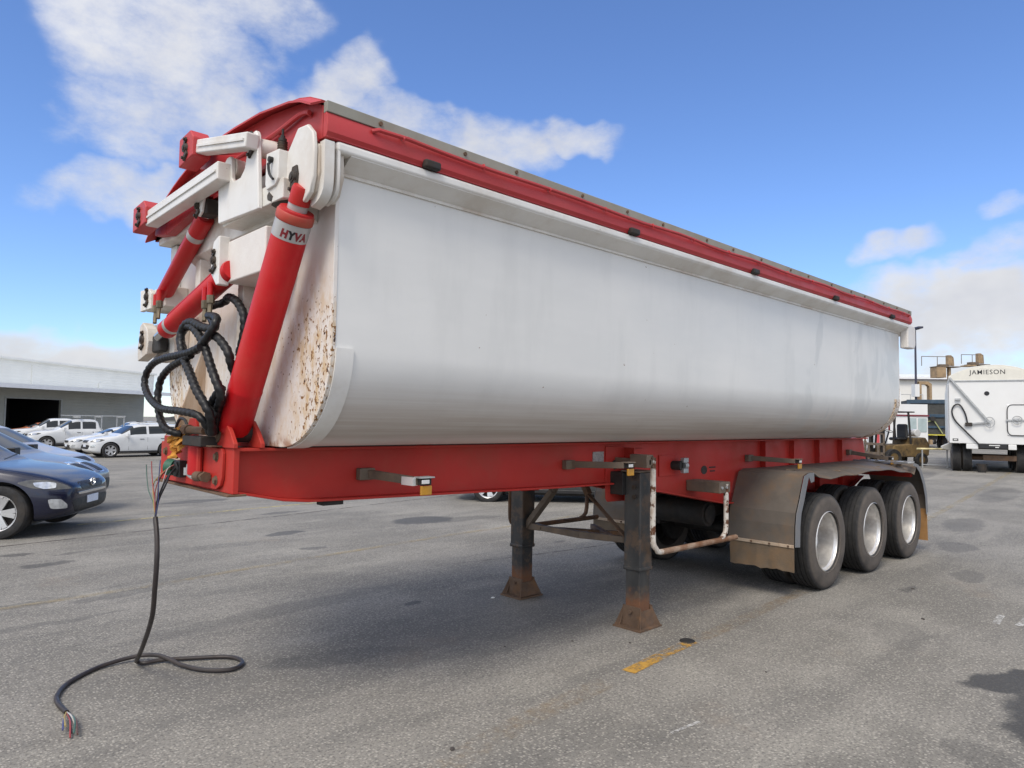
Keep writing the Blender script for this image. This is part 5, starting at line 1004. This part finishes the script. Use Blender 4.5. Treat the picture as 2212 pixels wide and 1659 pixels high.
# floodlight pole
pp = cam_pt(.587*50, 50); PO = empty('light_pole', (pp.x, pp.y, gz(pp.x, pp.y)), R(45), 'tall slim dark floodlight pole behind the forklift', 'light pole')
POL = surf('dark_blue_grey_pole', (.035, .035, .06), .5); MB().cyl((0, 0, 0), (0, 0, 8.55), .10, .06, 12).build('pole', POL, PO); MB().box(-.5, .7, -.05, .05, 8.45, 8.53).box(-.75, -.2, -.18, .18, 8.50, 8.64).build('lamp_head', POL, PO, .02); MB().box(-.25, .25, -.12, .2, 3.6, 4.5).build('pole_sign', JW, PO)
MB().box(-.2, .2, -.2, .2, 0, .25).build('base', CLAD_G, PO, .02)

# white shed and orange plant behind
S0 = cam_pt(38, 75); SH = empty('white_shed', (S0.x, S0.y, gz(S0.x, S0.y)), R(-48), 'big plain white shed behind the white bin trailer', 'building')
def sp_(mb, n, mat, b=0): return mb.build(n, mat, SH, b)
sp_(MB().box(-2, 34, 0, 20, 0, 6.7), 'wall', surf('cream_white_cladding', (.70, .69, .65), .6, var=.04, vscale=.3)); sp_(MB().prism([(-.4, 6.7), (20.4, 6.7), (20.4, 6.95), (10, 8.0), (-.4, 7.0)], 'x', -2.3, 34.3), 'roof', surf('white_roof', (.74, .75, .75), .5, var=.03)); sp_(MB().box(-2.32, 34.2, -.45, -.3, 6.62, 6.74), 'gutter', surf('dark_gutter', (.1, .09, .1), .5))
ORG = surf('orange_brown_plant_paint', (.33, .23, .13), .75, var=.25, dirt=(.26, .19, .13), damt=.5, dscale=2)
def plant(dep, px, name, label, build):
    q = cam_pt((px-1106)/1491*dep, dep); o = empty(name, (q.x, q.y, gz(q.x, q.y)), R(-43.5), label, 'machine'); build(o); return o
def gantry(o):
    MB().box(-.55, -.35, -.2, .2, 0, 5.1).box(.28, .48, -.2, .2, 0, 4.9).prism([(-.55, 5.1), (.2, 5.1), (.48, 4.9), (.48, 4.5), (.25, 4.7), (.1, 4.85), (-.55, 4.85)], 'y', -.19, .19).build('portal_frame', ORG, o, .02)
    MB().box(-2.6, .6, -.6, .6, 2.95, 3.12).build('platform', ORG, o, .01); MB().box(-.9, -.1, -.4, .4, 3.12, 3.6).box(-2.4, -1.0, -.4, .4, 3.12, 3.45).build('motor_housing', STEEL, o, .03)
    m_ = MB()
    for x in (-2.5, -1.5, -.5): m_.cyl((x, -.58, 3.12), (x, -.58, 4.0), .025, n=6)
    m_.cyl((-2.5, -.58, 4.0), (-.5, -.58, 4.0), .025, n=6).build('handrail', GALV, o)
    MB().box(-2.5, -2.3, -.4, -.2, 0, 2.95).box(-2.5, -2.3, .2, .4, 0, 2.95).build('leg', ORG, o)
plant(56, 2000, 'plant_gantry', 'orange steel plant gantry with a platform before the white shed', gantry)
def head(h, w):
    def f(o):
        MB().box(-.12, .16, -.2, .2, h, h+.95).prism([(.1, h+.95), (.2, h+.95), (.42, h+.7), (.46, h), (.22, h)], 'y', -.15, .15).build('elevator_head', ORG, o, .02)
        MB().box(-w*.5, .8, -.5, .5, h-.16, h-.08).box(-.9, -.1, -.25, .25, h-.08, h+.12).build('head_platform', STEEL, o, .02)
        m_ = MB()
        for x in (-w, -w/2, 0): m_.cyl((x, -.68, h-.1), (x, -.68, h+.75), .03, n=6)
        m_.cyl((-w, -.68, h+.75), (0, -.68, h+.75), .03, n=6).build('handrail', STEEL, o); MB().box(-.05, .15, -.15, .15, 0, h-.17).box(-1.35, -.5, -.5, .5, h-1.1 if w > 2.5 else h-.3, h-.17).build('elevator_leg', ORG, o, .02)
    return f
plant(62, 2052, 'grain_elevator', 'orange elevator head with railed platform over the white shed roof', head(6.95, 2.8)); plant(64, 2117, 'grain_elevator', 'orange elevator head rising behind the domed cover of the bin trailer', head(7.35, 2.0))
OFq = cam_pt(.588*40, 40); OF = empty('site_office', (OFq.x, OFq.y, gz(OFq.x, OFq.y)), R(-43.5), 'small white site office with twin windows behind the forklift', 'building')
MB().box(-1.7, .62, 0, 2.4, .1, 2.75).box(-1.3, -.75, .3, 2.4, 2.75, 3.5).build('wall', JW, OF, .01); MB().box(-1.8, .68, -.05, 2.5, 2.05, 2.14).build('red_band', surf('maroon_trim', (.16, .02, .03), .5), OF)
for x in (-.55, .05): MB().box(x, x+.5, -.03, .0, 1.15, 1.95).build('window', surf('pale_window', (.35, .42, .42), .15) if x < 0 else MATS['pale_window'], OF, .01)

# forklift behind the mudguards
q = cam_pt(.551*27, 27); FK = empty('forklift', (q.x, q.y, gz(q.x, q.y)), R(150), 'worn mustard yellow forklift with dark mast standing behind the rear wheels', 'forklift')
YEL = surf('mustard_machine_paint', (.17, .11, .042), .75, var=.3, dirt=(.04, .032, .025), damt=.95, dscale=3)
def fk(mb, n, mat, b=0): return mb.build(n, mat, FK, b)
fk(MB().prism([(-1.05, .35), (-1.1, .75), (-.95, 1.08), (-.55, 1.1), (-.5, .85), (.35, .8), (.45, .35)], 'y', -.5, .5), 'body', YEL, .04); fk(MB().prism([(-1.25, .4), (-1.28, .85), (-1.1, 1.12), (-.96, 1.1), (-.96, .36)], 'y', -.52, .52), 'counterweight', YEL, .06)
for x, y in ((-.45, .46), (-.6, -.46), (.35, .46), (.35, -.46)): fk(MB().bar((x, y, .85), (x*.75-.03, y*.95, 2.08), .05, .06), 'guard_post', DARK)
fk(MB().box(-.62, .45, -.5, .5, 2.06, 2.11), 'overhead_guard', DARK, .02)
for y in (-.3, .3): fk(MB().box(.62, .76, y-.05, y+.05, .08, 2.15), 'mast_rail', DARK, .01)
for z_ in (2.05, 1.2, .3): fk(MB().box(.64, .74, -.35, .35, z_, z_+.08), 'mast_tie', DARK)
fk(MB().box(.78, .83, -.52, .52, .42, .52).box(.78, .83, -.52, .52, .78, .88).box(.78, .83, -.52, -.46, .4, 1.25).box(.78, .83, .46, .52, .4, 1.25).box(.78, .83, -.52, .52, 1.2, 1.25), 'load_backrest', STEEL, .01)
for y in (-.25, .25): fk(MB().box(.83, .87, y-.05, y+.05, .06, .8).box(.83, 1.95, y-.05, y+.05, .06, .10), 'fork_tine', STEEL, .005)
fk(MB().box(-.5, -.05, -.25, .25, .98, 1.10).box(-.55, -.43, -.25, .25, 1.05, 1.62), 'seat', BLACKP, .06); fk(MB().lathe([(.15, 0), (.165, .012), (.15, .024)], (.12, 0, 1.32), (-.4, 0, 1), 20).bar((.3, 0, .85), (.13, 0, 1.33), .04, .04), 'steering_wheel', BLACKP)
fk(MB().cyl((-.95, -.28, 1.28), (-.95, .28, 1.28), .15, n=18), 'gas_bottle', JW, .03); fk(MB().cyl((-.2, -.35, 1.35), (-.2, -.35, 1.65), .035, n=10), 'fire_extinguisher', RED_HOT)
for x, r_ in ((.42, .33), (-.85, .26)):
    for s in (-1, 1):
        w = empty('wheel', (x, s*.5, r_), 0); w.parent = FK
        MB().lathe([(r_*.55, -.09), (r_*.95, -.1), (r_, -.07), (r_, .07), (r_*.95, .1), (r_*.55, .09)], (0, 0, 0), (0, 1, 0), 28).build('tyre', RUBBER, w); MB().cyl((0, -.08, 0), (0, .08, 0), r_*.56, n=20).build('rim', YEL, w)
q = cam_pt((1897-1106)/1491*33, 33); RBd = empty('bollard', (q.x, q.y, gz(q.x, q.y)), 0, 'red bollard standing beyond the trailer tail', 'bollard'); MB().cyl((0, 0, 0), (0, 0, 1.15), .09, n=14).cyl((0, 0, 1.15), (0, 0, 1.2), .09, .04, 14).build('post', surf('pinkish_red_plastic', (.55, .08, .09), .5), RBd); MB().box(-.16, .16, -.16, .16, 0, .06).build('base', BLACKP, RBd)
# small white cars far beyond the trailer tail
for i, (px, dep, hd_) in enumerate(((1915, 60, 100), (1888, 58, 130))):
    q = cam_pt((px-1106)/1491*dep, dep); c = Car('parked_car', ('small white hatchback far beyond the red bollard', 'small white wagon far off under the tub tail')[i], 'car', (q.x, q.y), hd_, suv(4.3, 1.78, 1.55, 2.55, .85, .34, WH5), WP); c.trims()
